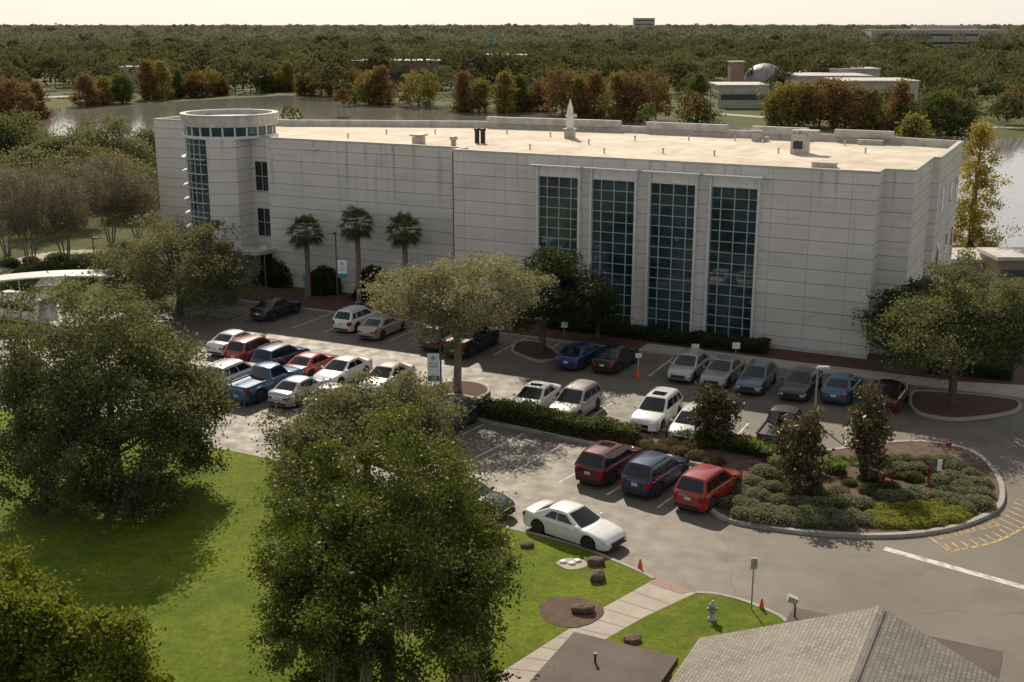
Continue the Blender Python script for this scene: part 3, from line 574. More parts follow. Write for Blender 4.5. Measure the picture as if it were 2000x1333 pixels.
    MB().box((-L/2-.012,0,.66 if kind!='suv' else .76),(.02,.32,.15)).build('license_plate',m_plate,e)
    MB().box((0,0,.42),(L*.94,Wd*.76,.38)).build('underbody',m_black,e)
    if sunroof: MB().grid(lambda u,v:rooff(u,v,.01),[-.6,0,.6],[.12,.3,.45],flip=False).build('sunroof',m_dkglass,e)
    if kind=='pickup':
        MB().box((-.295*L,0,1.18),(.36*L,Wd*.78,.03)).build('bed_liner',m_black,e)
        bs=MB()
        for sd in (1,-1): bs.box((-.295*L,sd*Wd*.43,1.22),(.375*L,.09,.09))
        bs.box((-.49*L,0,1.2),(.08,Wd*.8,.1)).build('bed_rail',P,e)
    tm,rm,dm=wheel_mesh(r)
    for sx in (-1,1):
        for sd in (1,-1):
            o=bpy.data.objects.new('wheel',tm); C.objects.link(o); o.parent=e; o.location=(sx*xw,sd*(Wd/2-.13),r); o.rotation_euler.z=0 if sd>0 else math.pi
            q=bpy.data.objects.new('rim',rm); C.objects.link(q); q.parent=o; q2=bpy.data.objects.new('rim_opening',dm); C.objects.link(q2); q2.parent=o
    return e
UPA=math.atan2(E2.y,E2.x); DNA=UPA+math.pi
WH=(.74,.74,.72); SV=(.42,.42,.41)
def pk(px,py,*a,**k):
    rz=k.pop('rz')+random.uniform(-.025,.025); z=k.pop('z',.7); return car(a[0],a[1],a[2],G(px,py,z),rz,a[3],**k)
g1='cars parked along the building kerb'
pk(540,600,'sedan','black',(.012,.012,.013),'black sedan parked beside the hatched bay near the round shrub',rz=UPA,group=g1)
pk(700,621,'suv','white',WH,'white suv in the front row nosed in toward the building',rz=UPA,group=g1,cat='suv',name='parked_suv')
pk(748,634,'sedan','champagne',(.40,.37,.32),'champagne sedan beside the white suv, half hidden by the pale tree',rz=UPA,group=g1)
pk(868,655,'suv','grey_dark',(.05,.05,.055),'dark grey suv glimpsed behind the pale tree crown',rz=UPA,group=g1,cat='suv',name='parked_suv')
pk(922,664,'pickup','black_b',(.015,.015,.017),'black pickup in the front row right of the pale tree trunk',rz=UPA,group=g1,cat='pickup',name='pickup_truck')
pk(1133,689,'sedan','blue',(.015,.06,.20),'blue sedan in the shade below the dark oak',rz=UPA,group=g1)
pk(1203,695,'sedan','black_c',(.014,.013,.014),'black sedan right beside the blue one under the oak shade',rz=UPA,group=g1)
pk(1345,713,'hatch','silver',SV,'silver hatchback below the left small white sign',rz=DNA,group=g1)
pk(1412,722,'sedan','beige',(.30,.28,.25),'beige grey sedan between the silver and slate cars',rz=DNA,group=g1)
pk(1478,735,'hatch','slate',(.10,.13,.17),'slate blue hatchback facing the camera in the front row',rz=DNA,group=g1)
pk(1565,745,'sedan','charcoal',(.035,.037,.045),'charcoal sedan left of the bright blue car and light pole',rz=DNA,group=g1)
pk(1645,751,'sedan','bluegrey',(.03,.11,.22),'mid blue sedan between charcoal car and maroon car',rz=UPA,group=g1)
pk(1738,765,'sedan','maroon_d',(.05,.012,.012),'dark maroon sedan at the right end of the front row',rz=UPA,group=g1)
g2='cars parked on the far side of the hedge'
pk(1045,776,'sedan','white_b',WH,'white sedan with dark sunroof behind the clipped hedge',rz=DNA,group=g2,sunroof=1)
pk(1123,787,'suv','silver_b',(.42,.40,.37),'champagne silver suv next to the white sedan behind the hedge',rz=DNA,group=g2,cat='suv',name='parked_suv')
pk(1283,803,'suv','white_c',WH,'white suv with black roof glass standing alone behind the hedge',rz=DNA,group=g2,sunroof=1,cat='suv',name='parked_suv')
pk(1352,826,'hatch','white_d',(.6,.62,.6),'pale hatchback mostly hidden by the leftmost young magnolia',rz=DNA,group=g2)
pk(1530,838,'pickup','silver_k',(.035,.035,.04),'black pickup behind the young magnolias of the planter island',rz=UPA,group=g2,cat='pickup',name='pickup_truck')
g3='cars parked in the left double row'
pk(497,681,'suv','red_a',(.34,.022,.018),'red suv at the upper left of the double row',rz=UPA,group=g3,cat='suv',name='parked_suv')
pk(549,697,'suv','navy',(.02,.035,.12),'navy blue suv between two red cars',rz=UPA,group=g3,cat='suv',name='parked_suv')
pk(610,709,'sedan','red_b',(.42,.045,.035),'bright red sedan right of the navy suv',rz=UPA,group=g3)
pk(669,722,'sedan','white_e',WH,'white sedan right of the bright red sedan',rz=DNA,group=g3)
pk(755,735,'sedan','white_f',WH,'white car with black roof at the right end of the double row',rz=DNA,group=g3,blackroof=1)
pk(462,664,'sedan','white_g',WH,'white sedan at the far end of the row beside the red suv',rz=UPA,group=g3)
pk(458,730,'suv','white_h',(.68,.68,.66),'white suv left of the blue pickup',rz=UPA,group=g3,cat='suv',name='parked_suv')
pk(520,747,'pickup','blue_p',(.01,.08,.19),'bright blue pickup with black bed in the double row',rz=UPA,group=g3,cat='pickup',name='pickup_truck')
pk(588,757,'sedan','silver_c',(.40,.44,.50),'pale silver blue sedan right of the blue pickup',rz=UPA,group=g3)
pk(655,772,'sedan','white_i',WH,'white sedan behind the grey green oak, two right of the pickup',rz=UPA,group=g3)
pk(880,812,'hatch','navy_b',(.04,.05,.08),'dark navy hatchback under the banner pole beside the hedge',rz=DNA,group=g3)
g4='cars parked in the near row'
NR=UPA+a8
pk(1192,893,'suv','maroon',(.11,.007,.010),'maroon suv, leftmost of the three in the near row',rz=NR,z=.85,group=g4,cat='suv',name='parked_suv',sunroof=1)
pk(1282,914,'suv','royal',(.010,.022,.10),'navy blue suv between the maroon and red ones',rz=NR,z=.85,group=g4,cat='suv',name='parked_suv')
pk(1385,940,'suv','red_c',(.31,.016,.012),'red suv beside the planter island, rightmost of the near row',rz=NR,z=.85,group=g4,cat='suv',name='parked_suv')
pk(910,968,'sedan','black_e',(.02,.022,.025),'black car nosing out from behind the mossy live oak',rz=math.atan2(-e1r.y,-e1r.x))
lx=(G(1157,1083)-G(1053,1048)); car('sport','pearl_w',(.80,.80,.78),(G(1157,1083)+G(1053,1048))/2+Vector((.40,.82,0)),math.atan2(lx.y,lx.x),'white sports sedan driving past the lawn edge',name='moving_car',sunroof=0)
# shuttle bus
bp=G(38,600,1.2); e=T('shuttle_bus','white shuttle bus beside the white canopy at left','bus',(bp.x,bp.y,0.01),math.atan2(-E1.y,-E1.x)+math.pi); e.scale=(.8,.8,.8)
prof=[(-1.1,.45),(1.1,.45),(1.16,1.2),(1.12,2.35),(1.02,2.6),(.75,2.75),(-.75,2.75),(-1.02,2.6),(-1.12,2.35),(-1.16,1.2)]
b=MB(); sec=[(-3.62,.90),(-3.5,.98),(-3.3,1),(2.0,1),(2.25,.97)]; vs=[];fs=[]
for x,sc in sec: vs+=[(x,y*sc,z if z<1 else z*(.5+.5*sc)) for y,z in prof]
k=len(prof)
for i in range(len(sec)-1):
    for j in range(k): fs.append((i*k+j,i*k+(j+1)%k,(i+1)*k+(j+1)%k,(i+1)*k+j))
fs+=[tuple(range(k)),tuple(range(4*k,5*k))]; b.add(vs,fs,0,True)
b.box((2.9,0,1.0),(1.5,1.95,1.0),tp=.92).box((2.55,0,1.9),(.9,1.85,.85),tp=.85); b.build('body',m_wht,e)
for sd in (1,-1):
    for i in range(3): MB().box((-2.2+1.5*i,sd*1.15,1.85),(1.1,.03,.6)).build('window',m_dkglass,e)
    MB().box((2.6,sd*.92,1.85),(.6,.04,.5)).build('cab_window',m_dkglass,e); MB().box((3.63,sd*.75,1.0),(.06,.3,.2)).build('headlight',m_head,e)
MB().box((2.99,0,1.85),(.05,1.55,.6),ry=-.2).build('windshield',m_dkglass,e)
for x in (-2.2,2.7):
    for sd in (1,-1):
        o=bpy.data.objects.new('wheel',wheel_mesh(.40)[0]); C.objects.link(o); o.parent=e; o.location=(x,sd*1.05,.40)
cpos=G(100,552,3.2); e=T('shade_canopy','white curved canopy over the drop off beside the shuttle bus','canopy',(cpos.x,cpos.y+2,0),R(10))
def cf(u,v): return (u*4.6,v*1.1,3.25+.22*(1-u*u))
m=MB(); UU=np.linspace(-1,1,13).tolist(); m.grid(cf,UU,[-1,1]); m.grid(lambda u,v:(cf(u,v)[0],cf(u,v)[1],cf(u,v)[2]-.1),UU,[-1,1]); m.grid(lambda u,v:(cf(u,-1)[0],-1.1,cf(u,-1)[2]-.1*v),UU,[0,1]); m.build('canopy_roof',m_wht,e)
for x in (-3,0,3): MB().tube([(x,0,0),(x,0,3.3)],.06).build('post',m_steel,e)
# ---------------- street furniture
def banner(b,top,side,bt,bb,lab):
    dep=DEP(b); Ht=ZH(b.y,top); e=T('banner_pole',lab,'banner pole',b,0,'banner poles in the parking lot')
    MB().tube([(0,0,0),(0,0,.3),(0,0,.31),(0,0,Ht)],[.12,.12,.06,.045],10).box((0,-.25 ,Ht+.02),(.22,.6,.09)).build('pole',m_dpole,e)
    z1=ZH(b.y,bt); z0=ZH(b.y,bb); w=.68; x=side*(w/2+.07)
    f=MB().box((x,0,(z0+z1)/2),(w,.015,z1-z0)).build('banner',m_banner,e)
    MB().box((x,-.002,z0+.16),(w+.002,.02,.32)).build('banner_band',m_teal,f)
    lg=MB()
    for k in range(4):
        a=k*math.pi/2; c=(x+.085*math.cos(a),-.014,z1-.30+.085*math.sin(a)); s=.07
        lg.add([(c[0]-s,-.012,c[2]),(c[0],-.012,c[2]-s),(c[0]+s,-.012,c[2]),(c[0],-.012,c[2]+s)],[(0,1,2,3)],k%2)
    lg.build('logo',[m_teal,m_lime],f)
    for t,z in (('Advent',z1-.66),('Health',z1-.84)): text(t,.19,m_ink,'lettering',f,(x,-.012,z),(math.pi/2,0,0))
    for z in (z0,z1): MB().tube([(0,0,z),(side*.75,0,z)],.015,6).build('bracket',m_dpole,e)
banner(WPX(661,-4.2),455,1,508,543,'dark pole with white and blue banner in front of the palms')
banner(G(862,800),628,-1,690,745,'dark pole with white and blue banner beside the pale tree trunk')
def lamp(b,top,lab,mat=m_steel):
    Ht=ZH(b.y,top); e=T('light_pole',lab,'light pole',b)
    MB().lathe([(.22,0),(.22,.6),(.02,.62)],n=12).build('base',m_conc,e); MB().tube([(0,0,.6),(0,0,Ht)],[.07,.05],8).build('pole',mat,e); MB().box((.3,0,Ht),(.75,.3,.12),tp=.8).build('lamp_head',mat,e)
lamp(G(1590,825),718,'pale light pole rising behind the young magnolias')
lamp(G(186,520),465,'short lamp post by the curving path at left',m_dpole)
def sign(px,py,top,w,h,lab,col=m_wht,post=m_steel,shape='box',name='sign_post',cat='sign'):
    b=G(px,py); Ht=ZH(b.y,top); e=T(name,lab,cat,b,0)
    MB().tube([(0,0,0),(0,0,Ht)],.03,6).build('post',post,e)
    if shape=='oct': MB().lathe([(w/2,.0),(w/2,.02)],(0,-.06,Ht-w/2),8,axis='y',sm=False).build('sign_plate',col,e)
    else: MB().box((0,-.045,Ht-h/2),(w,.025,h)).build('sign_plate',col,e)
    return e
sign(1467,1196,1090,.24,.42,'small sign seen edge on a grey post beside the hydrant lawn',m_steel)
sign(1570,965,903,.72,.72,'octagonal sign seen from behind in the planter island',m_steel,shape='oct',name='stop_sign')
sign(1845,940,864,.25,.25,'red topped sign post at the right of the planter island',m_red)
sign(1830,955,898,.22,.55,'white sign on a short post beside the red standpipe',m_wht)
sign(1357,700,672,.5,.28,'small white and blue sign above the silver hatchback',m_banner)
sign(1436,708,669,.5,.42,'small white sign above the beige sedan',m_banner)
sign(1102,662,629,.45,.4,'small white sign in the bed below the first glazed bay',m_banner)
sign(1272,865,826,.4,.45,'small white sign standing in the hedge',m_banner)
sign(1395,870,845,.5,.35,'low white sign at the foot of the left magnolia',m_banner)
sign(597,590,535,.25,.6,'narrow blue sign between the round shrubs',m_teal)
sign(520,565,480,.5,.35,'small white sign by the building entrance',m_banner)
def cone(px,py,lab,h=.72,sg=False):
    b=G(px,py); e=T('traffic_cone',lab,'traffic cone',(b.x,b.y,.01),random.uniform(0,1),'orange traffic cones')
    MB().box((0,0,.02),(.32,.32,.04)).build('cone_base',m_orange,e); MB().lathe([(.12,.04),(.10,.15),(.03,h),(.02,h+.01)],n=14).build('cone_body',m_orange,e)
    if sg: MB().tube([(0,0,h),(0,0,1.35)],.02,6).box((0,-.03,1.4),(.42,.02,.3)).build('sign_plate',m_wht,e)
cone(1250,1114,'orange cone at the corner of the lawn beside the path',.48); cone(1487,1194,'orange cone right of the grey sign post',.5); cone(1246,737,'orange cone carrying a small sign beside the front row stalls',.7,True)
b=G(1390,1216); e=T('fire_hydrant','silver fire hydrant on the small lawn','hydrant',(b.x,b.y,.12))
MB().lathe([(.17,0),(.17,.05),(.11,.07),(.11,.5),(.145,.52),(.145,.57),(.11,.62),(.06,.7),(.03,.72),(.03,.77)],n=14).build('barrel',m_steel,e)
for a in (0,math.pi/2,math.pi): MB().tube([(0,0,.42),(.2*math.cos(a),-.2*math.sin(a),.42)],.055,8).build('outlet_cap',m_steel,e)
for k,(x,y,sc,lab) in enumerate(((1722,965,.8,'red standpipe low among the planter shrubs'),(1742,950,.6,'small red standpipe behind the larger red one'),(1812,955,1.,'dark red standpipe near the white sign'))):
    b=G(x,y); e=T('standpipe',lab,'standpipe',(b.x,b.y,.14),k*.7); e.scale=(sc,)*3
    MB().lathe([(.16,0),(.16,.06),(.07,.08),(.07,.75),(.12,.78),(.12,.9),(.06,.95),(.02,1.1)],n=12).build('pipe',m_red,e); MB().tube([(-.24,0,.65),(.24,0,.65)],.06,8).build('cross_fitting',m_red,e); MB().lathe([(.13,.0),(.13,.03)],(0,-.18,1.0),12,axis='y').build('hand_wheel',m_black,e)
def rock(px,py,w,h,lab):
    b=G(px,py); dep=DEP(b)
    bm=bmesh.new(); bmesh.ops.create_icosphere(bm,subdivisions=4,radius=1); ww=w*.8/2/F*dep; h*=.7
    pts=np.array([v.co[:] for v in bm.verts]); d=1+.20*lump(pts,3.)+.09*lump(pts,8)+.04*lump(pts,20); bx=np.max(np.abs(pts),1); d*=(.75+.25/bx*.8)
    for v,dd in zip(bm.verts,d): v.co=Vector((v.co.x*dd*ww,v.co.y*dd*ww*.8,max(-.05,v.co.z*dd*h+h*.55)))
    m_=bpy.data.meshes.new('boulder'); bm.to_mesh(m_); bm.free(); m_.materials.append(m_rock)
    o=bpy.data.objects.new('boulder',m_); C.objects.link(o); o.location=(b.x,b.y,.1); tag(o,lab,'rock','boulders on the lawn')
rock(1030,1072,36,.22,'brown boulder nearest the white driving sedan'); rock(1165,1106,46,.3,'brown boulder above its neighbour near the lawn tip'); rock(1168,1138,42,.38,'squarish brown boulder below another near the lawn tip'); rock(1138,1200,56,.3,'boulder inside the round mulch bed'); rock(1235,1258,52,.2,'mossy flat boulder beside the flat roof'); 
for x,y in ((1100,1104),(1117,1107),(1128,1102)):
    b=G(x,y); tag(MB().lathe([(.16,0),(.16,.05),(.02,.06)],n=12).build('valve_cover',m_wht,None,(b.x,b.y,.128)),'small pale round cover set in the ring on the lawn','cover','pale round covers on the lawn')
# ---------------- shrubs
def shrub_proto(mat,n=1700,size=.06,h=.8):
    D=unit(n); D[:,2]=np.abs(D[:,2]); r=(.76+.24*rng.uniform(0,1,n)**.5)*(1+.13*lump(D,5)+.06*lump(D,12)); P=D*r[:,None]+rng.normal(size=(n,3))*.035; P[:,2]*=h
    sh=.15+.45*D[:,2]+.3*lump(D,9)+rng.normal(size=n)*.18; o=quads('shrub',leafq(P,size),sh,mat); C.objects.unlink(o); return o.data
def tuft_proto(n=260):
    V=[];S=[]
    for i in range(n):
        a=rng.uniform(0,6.28); ln=rng.uniform(.5,.9); sp=rng.uniform(.1,.65); d=np.array([math.cos(a),math.sin(a)]); w=np.array([-d[1],d[0]])*.02
        p0=d*.08; p1=d*sp*.5; z1=ln*.8; p2=d*sp; z2=ln*(.95-.35*sp)
        V.append([[*(p0-w),0],[*(p0+w),0],[*(p1+w),z1],[*(p1-w),z1]]); V.append([[*(p1-w),z1],[*(p1+w),z1],[*(p2+w*.3),z2],[*(p2-w*.3),z2]]); S+=[rng.uniform()]*2
    o=quads('tuft',np.array(V),np.array(S),L_gr); C.objects.unlink(o); return o.data
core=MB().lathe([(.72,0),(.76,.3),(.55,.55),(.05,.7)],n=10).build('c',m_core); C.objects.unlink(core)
SP={'var':[shrub_proto(L_var) for _ in range(3)],'lime':[shrub_proto(L_lime) for _ in range(2)],'hedge':[shrub_proto(L_hedge) for _ in range(2)],'brn':[shrub_proto(L_brn) for _ in range(2)],'dark':[shrub_proto(L_dark,5000,.055,1.) for _ in range(2)]}
TF=[tuft_proto() for _ in range(2)]
def shrub(kind,px,py,r,lab,group,hs=1.,z=.3):
    b=G(px,py,z); o=bpy.data.objects.new('shrub',random.choice(SP[kind])); C.objects.link(o); o.location=(b.x,b.y,.12); o.scale=(r,r*random.uniform(.85,1.1),r*hs); o.rotation_euler.z=random.uniform(0,6)
    c=bpy.data.objects.new('dark_core',core.data); C.objects.link(c); c.parent=o; c.scale=(1,1,.9)  # solid dark filler core behind the shrub leaves
    return tag(o,lab,'shrub',group)
def pull(x,y): return 1672+(x-1672)*.955, 958+(y-958)*.80-2
for x,y in ((1425,990),(1455,1003),(1492,1010),(1535,1015),(1578,1018),(1622,1019),(1665,1018),(1435,960),(1470,975),(1515,985),(1560,990),(1605,990),(1650,990),(1462,935),(1500,950),(1485,915),(1540,955),(1690,990),(1635,965),(1590,960),(1440,1015),(1475,1022),(1515,1027),(1558,1032),(1600,1034),(1645,1036),(1685,1030)):
    x,y=pull(x,y); shrub('var',x,y,random.uniform(.62,.85),'low grey green variegated shrub in the left half of the planter island','variegated shrubs at the left of the planter island',.75)
for x,y in ((1910,985),(1930,965),(1925,940),(1905,915),(1880,900),(1850,888),(1815,882),(1775,880),(1745,885),(1890,950),(1870,930),(1790,905),(1760,905),(1770,970),(1830,975),(1860,960),(1900,965),(1840,935),(1925,990),(1895,1000),(1865,985),(1895,935),(1800,960),(1740,975)):
    x,y=pull(x,y); shrub('var',x,y,random.uniform(.58,.8),'low grey green variegated shrub in the right half of the planter island','variegated shrubs at the right of the planter island',.75)
for x,y in ((1712,1018),(1745,1020),(1780,1018),(1815,1015),(1850,1008),(1880,1010),(1730,1000),(1765,998),(1800,996),(1840,990),(1725,1034),(1760,1036),(1800,1034),(1835,1028),(1868,1022)):
    x,y=pull(x,y); shrub('lime',x,y,random.uniform(.55,.7),'low bright yellow green shrub at the front of the planter island','lime shrubs at the front of the planter island',.6)
for x,y in ((1600,900),(1640,895),(1675,900),(1715,905),(1745,925),(1780,930),(1700,930),(1540,895),(1560,915),(1660,940),(1800,915),(1735,950),(1640,955),(1700,955),(1530,930),(1820,920),(1630,915)):
    shrub('hedge',x,y,random.uniform(.4,.62),'small dark green shrub among the litter of the planter island','small green shrubs in the middle of the planter island',.85)
for x,y in ((1160,848),(1190,852),(1222,860),(1258,868),(1290,876),(1325,880),(1360,888),(1395,898),(1250,855),(1310,865),(1350,870)):
    shrub('brn',x,y,random.uniform(.6,.8),'low brownish shrub along the planter strip behind the near row','brown shrubs behind the near row',.75)
for x,y in ((20,515),(60,508),(95,525),(150,520),(240,540),(30,560),(280,510),(170,545),(310,540),(150,560),(205,520),(50,535),(110,505),(255,500),(225,555)):
    shrub('hedge',x,y,random.uniform(.8,1.4),'green shrub beside the curving path at left','green shrubs beside the left path',.8)
for x,y in ((1445,885),(1470,890),(1505,905),(1518,922),(1600,930),(1622,920),(1640,932),(1685,935),(1485,895),(1575,938)):
    b=G(x,y); o=bpy.data.objects.new('grass_tuft',random.choice(TF)); C.objects.link(o); o.location=(b.x,b.y,.13); o.rotation_euler.z=random.uniform(0,6); o.scale=[random.uniform(.9,1.2)]*3; tag(o,'bright green arching grass tuft in the planter island','grass tuft','grass tufts in the planter island')
def hedge(a,b,wd,h,mat,lab,dens=3000):
    d=b-a; L=d.length; n=int(dens*L/3); P=np.stack([rng.uniform(-.5,.5,n)*L,rng.uniform(-.5,.5,n)*wd,rng.uniform(0,1,n)*h],1)
    f=rng.integers(0,3,n); P[f==0,2]=h; m1=f==1; P[m1,1]=np.sign(P[m1,1])*wd/2; P+=rng.normal(size=P.shape)*.06
    P[:,2]+=.09*np.cos(P[:,0]*1.7)+.07*np.cos(P[:,0]*4.1); sh=.45+.3*np.cos(P[:,0]*2.3)*np.cos(P[:,2]*4)+rng.normal(size=n)*.2
    e=T('hedge',lab,'hedge',((a.x+b.x)/2,(a.y+b.y)/2,.12),math.atan2(d.y,d.x)); quads('leaves',leafq(P,.07),sh,mat,e); MB().box((0,0,h*.42),(L-.2,wd-.2,h*.8)).build('dark_core',m_core,e)  # hedge leaves wrap a solid dark filler box, no modelled twigs
hedge(G(940,798,.5),G(1120,833,.5),1.2,.95,L_hedge,'clipped green hedge between the banner pole and the white suv')
hedge(G(1115,832,.5),G(1245,850,.5),1.1,.8,L_hedge,'lower clipped hedge in front of the lone white suv')
hedge(G(1300,848,.4),G(1500,880,.4),1.0,.7,L_hedge,'low green hedge running behind the young magnolias')
hedge(G(800,790,.4),G(860,775,.4),1.,.7,L_hedge,'short hedge left of the banner pole')
hedge(W(6,-1.4),W(22,-1.4),1.3,.7,L_dark,'long low dark hedge under the glazed bays')
hedge(W(-4,-1.0),W(-9,-.4),1.2,.8,L_dark,'low dark hedge under the right hand oak')
for x,y,r,lab in ((545,525,1.75,'large dark round shrub left of the left palm'),(632,543,1.6,'large dark round shrub between left and middle palms'),(733,552,1.75,'large dark round shrub between middle and right palms'),):
    shrub('dark',x,y,r,lab,'large dark shrubs below the palms',1.3,z=1.3)
# ---------------- palms
def palm(b,top,lab,r=1.85,nf=44,group='palms in front of the left wall'):
    Ht=ZH(b.y,top)-r*.45; e=T('palm_tree',lab,'palm tree',b,0,group)
    MB().tube([(0,0,-.1),(0,0,.4),(.03,0,Ht*.6),(0,0,Ht)],[.28,.22,.19,.24],10).build('trunk',m_barkp,e); V=[];S=[]
    for i in range(nf):
        a=i*2.4+rng.uniform(-.2,.2); el_=lerp(1.35,-.9,(i/nf)**.85)+rng.uniform(-.1,.1); ln=r*rng.uniform(.42,.56); d=np.array([math.cos(a)*math.cos(el_),math.sin(a)*math.cos(el_),math.sin(el_)]); c=np.array([0,0,Ht])+d*ln
        sd=np.array([-math.sin(a),math.cos(a),0]); upv=np.cross(d,sd); s=rng.uniform(.1,.9)*(1 if el_>-.4 else .5)
        V.append([c-d*ln,c-d*ln+sd*.03,c+sd*.03,c]); S.append(s)
        for k in range(17):
            t=-1.5+3.0*k/16; dd=d*math.cos(t)+sd*math.sin(t); dd=dd/np.linalg.norm(dd); l2=r*.5*rng.uniform(.7,1.05); wv=np.cross(dd,upv)*.035; tip=c+dd*l2+np.array([0,0,-.35*l2*abs(math.sin(t))-.2*l2])
            mid=c+dd*l2*.55; V.append([c,mid-wv,tip,mid+wv]); S.append(s+rng.uniform(-.15,.15))
    quads('crown',np.array(V),np.array(S),L_palm,e)
palm(WPX(603,-.9),433,'left palm of the three before the long wall'); palm(WPX(702,-1.1),418,'middle and tallest palm before the long wall'); palm(WPX(793,-.9),430,'right palm of the three before the long wall')
palm(G(296,410),330,'palm at the left end of the building',1.9,26,None)
# ---------------- trees
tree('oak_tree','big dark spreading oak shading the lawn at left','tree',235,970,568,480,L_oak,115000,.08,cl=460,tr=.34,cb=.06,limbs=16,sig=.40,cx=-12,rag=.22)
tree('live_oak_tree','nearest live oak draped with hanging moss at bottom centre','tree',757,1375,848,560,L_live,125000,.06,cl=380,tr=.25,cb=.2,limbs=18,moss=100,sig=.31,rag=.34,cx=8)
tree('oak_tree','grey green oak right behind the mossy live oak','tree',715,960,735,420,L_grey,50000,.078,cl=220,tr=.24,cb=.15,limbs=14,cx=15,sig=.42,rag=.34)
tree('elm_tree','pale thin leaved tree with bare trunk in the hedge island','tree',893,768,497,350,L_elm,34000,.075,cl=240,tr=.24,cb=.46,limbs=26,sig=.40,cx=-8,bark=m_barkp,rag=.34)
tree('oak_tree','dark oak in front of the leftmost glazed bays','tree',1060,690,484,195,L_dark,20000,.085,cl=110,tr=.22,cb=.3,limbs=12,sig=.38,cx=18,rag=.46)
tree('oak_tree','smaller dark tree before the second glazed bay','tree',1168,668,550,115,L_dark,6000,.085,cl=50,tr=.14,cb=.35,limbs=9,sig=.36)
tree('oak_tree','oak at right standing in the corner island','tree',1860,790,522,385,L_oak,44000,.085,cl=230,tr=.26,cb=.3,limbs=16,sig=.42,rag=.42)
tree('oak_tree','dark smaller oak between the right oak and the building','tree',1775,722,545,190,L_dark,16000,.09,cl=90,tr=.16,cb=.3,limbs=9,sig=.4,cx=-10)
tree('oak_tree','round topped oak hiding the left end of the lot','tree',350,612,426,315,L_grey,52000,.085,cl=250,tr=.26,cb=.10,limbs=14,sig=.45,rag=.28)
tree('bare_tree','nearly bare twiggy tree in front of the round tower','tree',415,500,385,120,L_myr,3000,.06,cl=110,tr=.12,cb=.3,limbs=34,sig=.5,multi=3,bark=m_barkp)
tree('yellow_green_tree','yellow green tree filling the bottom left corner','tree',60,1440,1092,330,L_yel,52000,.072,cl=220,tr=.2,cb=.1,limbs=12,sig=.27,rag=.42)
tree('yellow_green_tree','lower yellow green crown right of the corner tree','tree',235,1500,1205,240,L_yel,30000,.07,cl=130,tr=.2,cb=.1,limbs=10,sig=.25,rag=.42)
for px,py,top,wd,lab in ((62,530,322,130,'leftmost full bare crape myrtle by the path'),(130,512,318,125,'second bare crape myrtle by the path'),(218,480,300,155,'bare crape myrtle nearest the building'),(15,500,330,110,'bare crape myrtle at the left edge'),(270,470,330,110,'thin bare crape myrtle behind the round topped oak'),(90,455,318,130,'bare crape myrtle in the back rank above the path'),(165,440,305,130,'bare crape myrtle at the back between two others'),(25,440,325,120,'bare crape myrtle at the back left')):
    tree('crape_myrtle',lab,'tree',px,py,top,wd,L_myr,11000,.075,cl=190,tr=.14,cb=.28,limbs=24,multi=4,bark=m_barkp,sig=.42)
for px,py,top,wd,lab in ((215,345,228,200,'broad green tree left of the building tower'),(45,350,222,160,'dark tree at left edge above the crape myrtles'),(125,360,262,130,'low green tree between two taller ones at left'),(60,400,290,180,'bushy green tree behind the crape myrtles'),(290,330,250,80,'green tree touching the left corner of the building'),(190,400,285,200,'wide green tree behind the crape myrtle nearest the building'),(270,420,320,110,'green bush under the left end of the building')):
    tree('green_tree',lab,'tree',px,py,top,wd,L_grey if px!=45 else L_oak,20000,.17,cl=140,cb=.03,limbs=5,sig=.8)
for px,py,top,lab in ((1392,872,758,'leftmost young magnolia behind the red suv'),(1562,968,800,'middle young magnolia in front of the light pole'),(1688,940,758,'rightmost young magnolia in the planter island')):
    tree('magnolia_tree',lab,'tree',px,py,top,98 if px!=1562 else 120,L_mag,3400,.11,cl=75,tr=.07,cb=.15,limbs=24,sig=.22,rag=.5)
tree('cypress_tree','tall gold cypress at the right rear corner of the building','tree',1893,505,246,150,L_tall,12500,.12,kind='cone',cl=230,tr=.3,cb=.04,sig=.42)
tree('cypress_tree','small gold cypress top showing above the roof edge at right','tree',1780,300,232,60,L_gold,3500,.3,kind='cone',cl=60,tr=.3,cb=.1,sig=.8)
cols={'o':L_rust,'y':L_gold,'g':L_gc}; cw={'o':'rust brown','y':'gold','g':'green'}
shore=((5,155,240,70,'o'),(38,148,240,75,'o'),(75,160,236,60,'o'),(170,150,213,70,'o'),(205,158,210,50,'y'),(240,140,207,50,'g'),(290,125,200,55,'o'),(318,124,199,70,'y'),(347,140,197,40,'g'),(385,140,194,45,'o'),(405,130,193,55,'y'),(432,146,190,30,'o'),(520,130,186,45,'g'),(548,140,185,40,'y'),(562,124,184,45,'y'),(597,138,189,40,'o'),(628,128,192,62,'o'),(684,130,197,66,'o'),(722,140,208,55,'y'),(745,132,209,78,'o'),(818,136,213,80,'y'),(905,146,223,55,'o'),(935,152,224,40,'y'),(985,142,224,60,'y'),(1015,152,222,50,'g'),(1050,158,222,60,'o'),(1098,138,231,85,'o'),(1130,150,233,60,'y'),(1160,142,236,80,'o'),(1205,150,239,70,'y'),(1232,142,241,70,'o'),(1265,136,242,90,'o'),(1362,148,245,92,'g'),(1525,162,250,72,'y'),(1560,156,252,70,'y'),(1600,150,253,92,'o'),(1650,155,256,80,'o'),(1700,172,258,70,'y'),(1755,168,262,75,'o'),(1830,172,268,90,'g'),(1870,190,268,70,'g'))
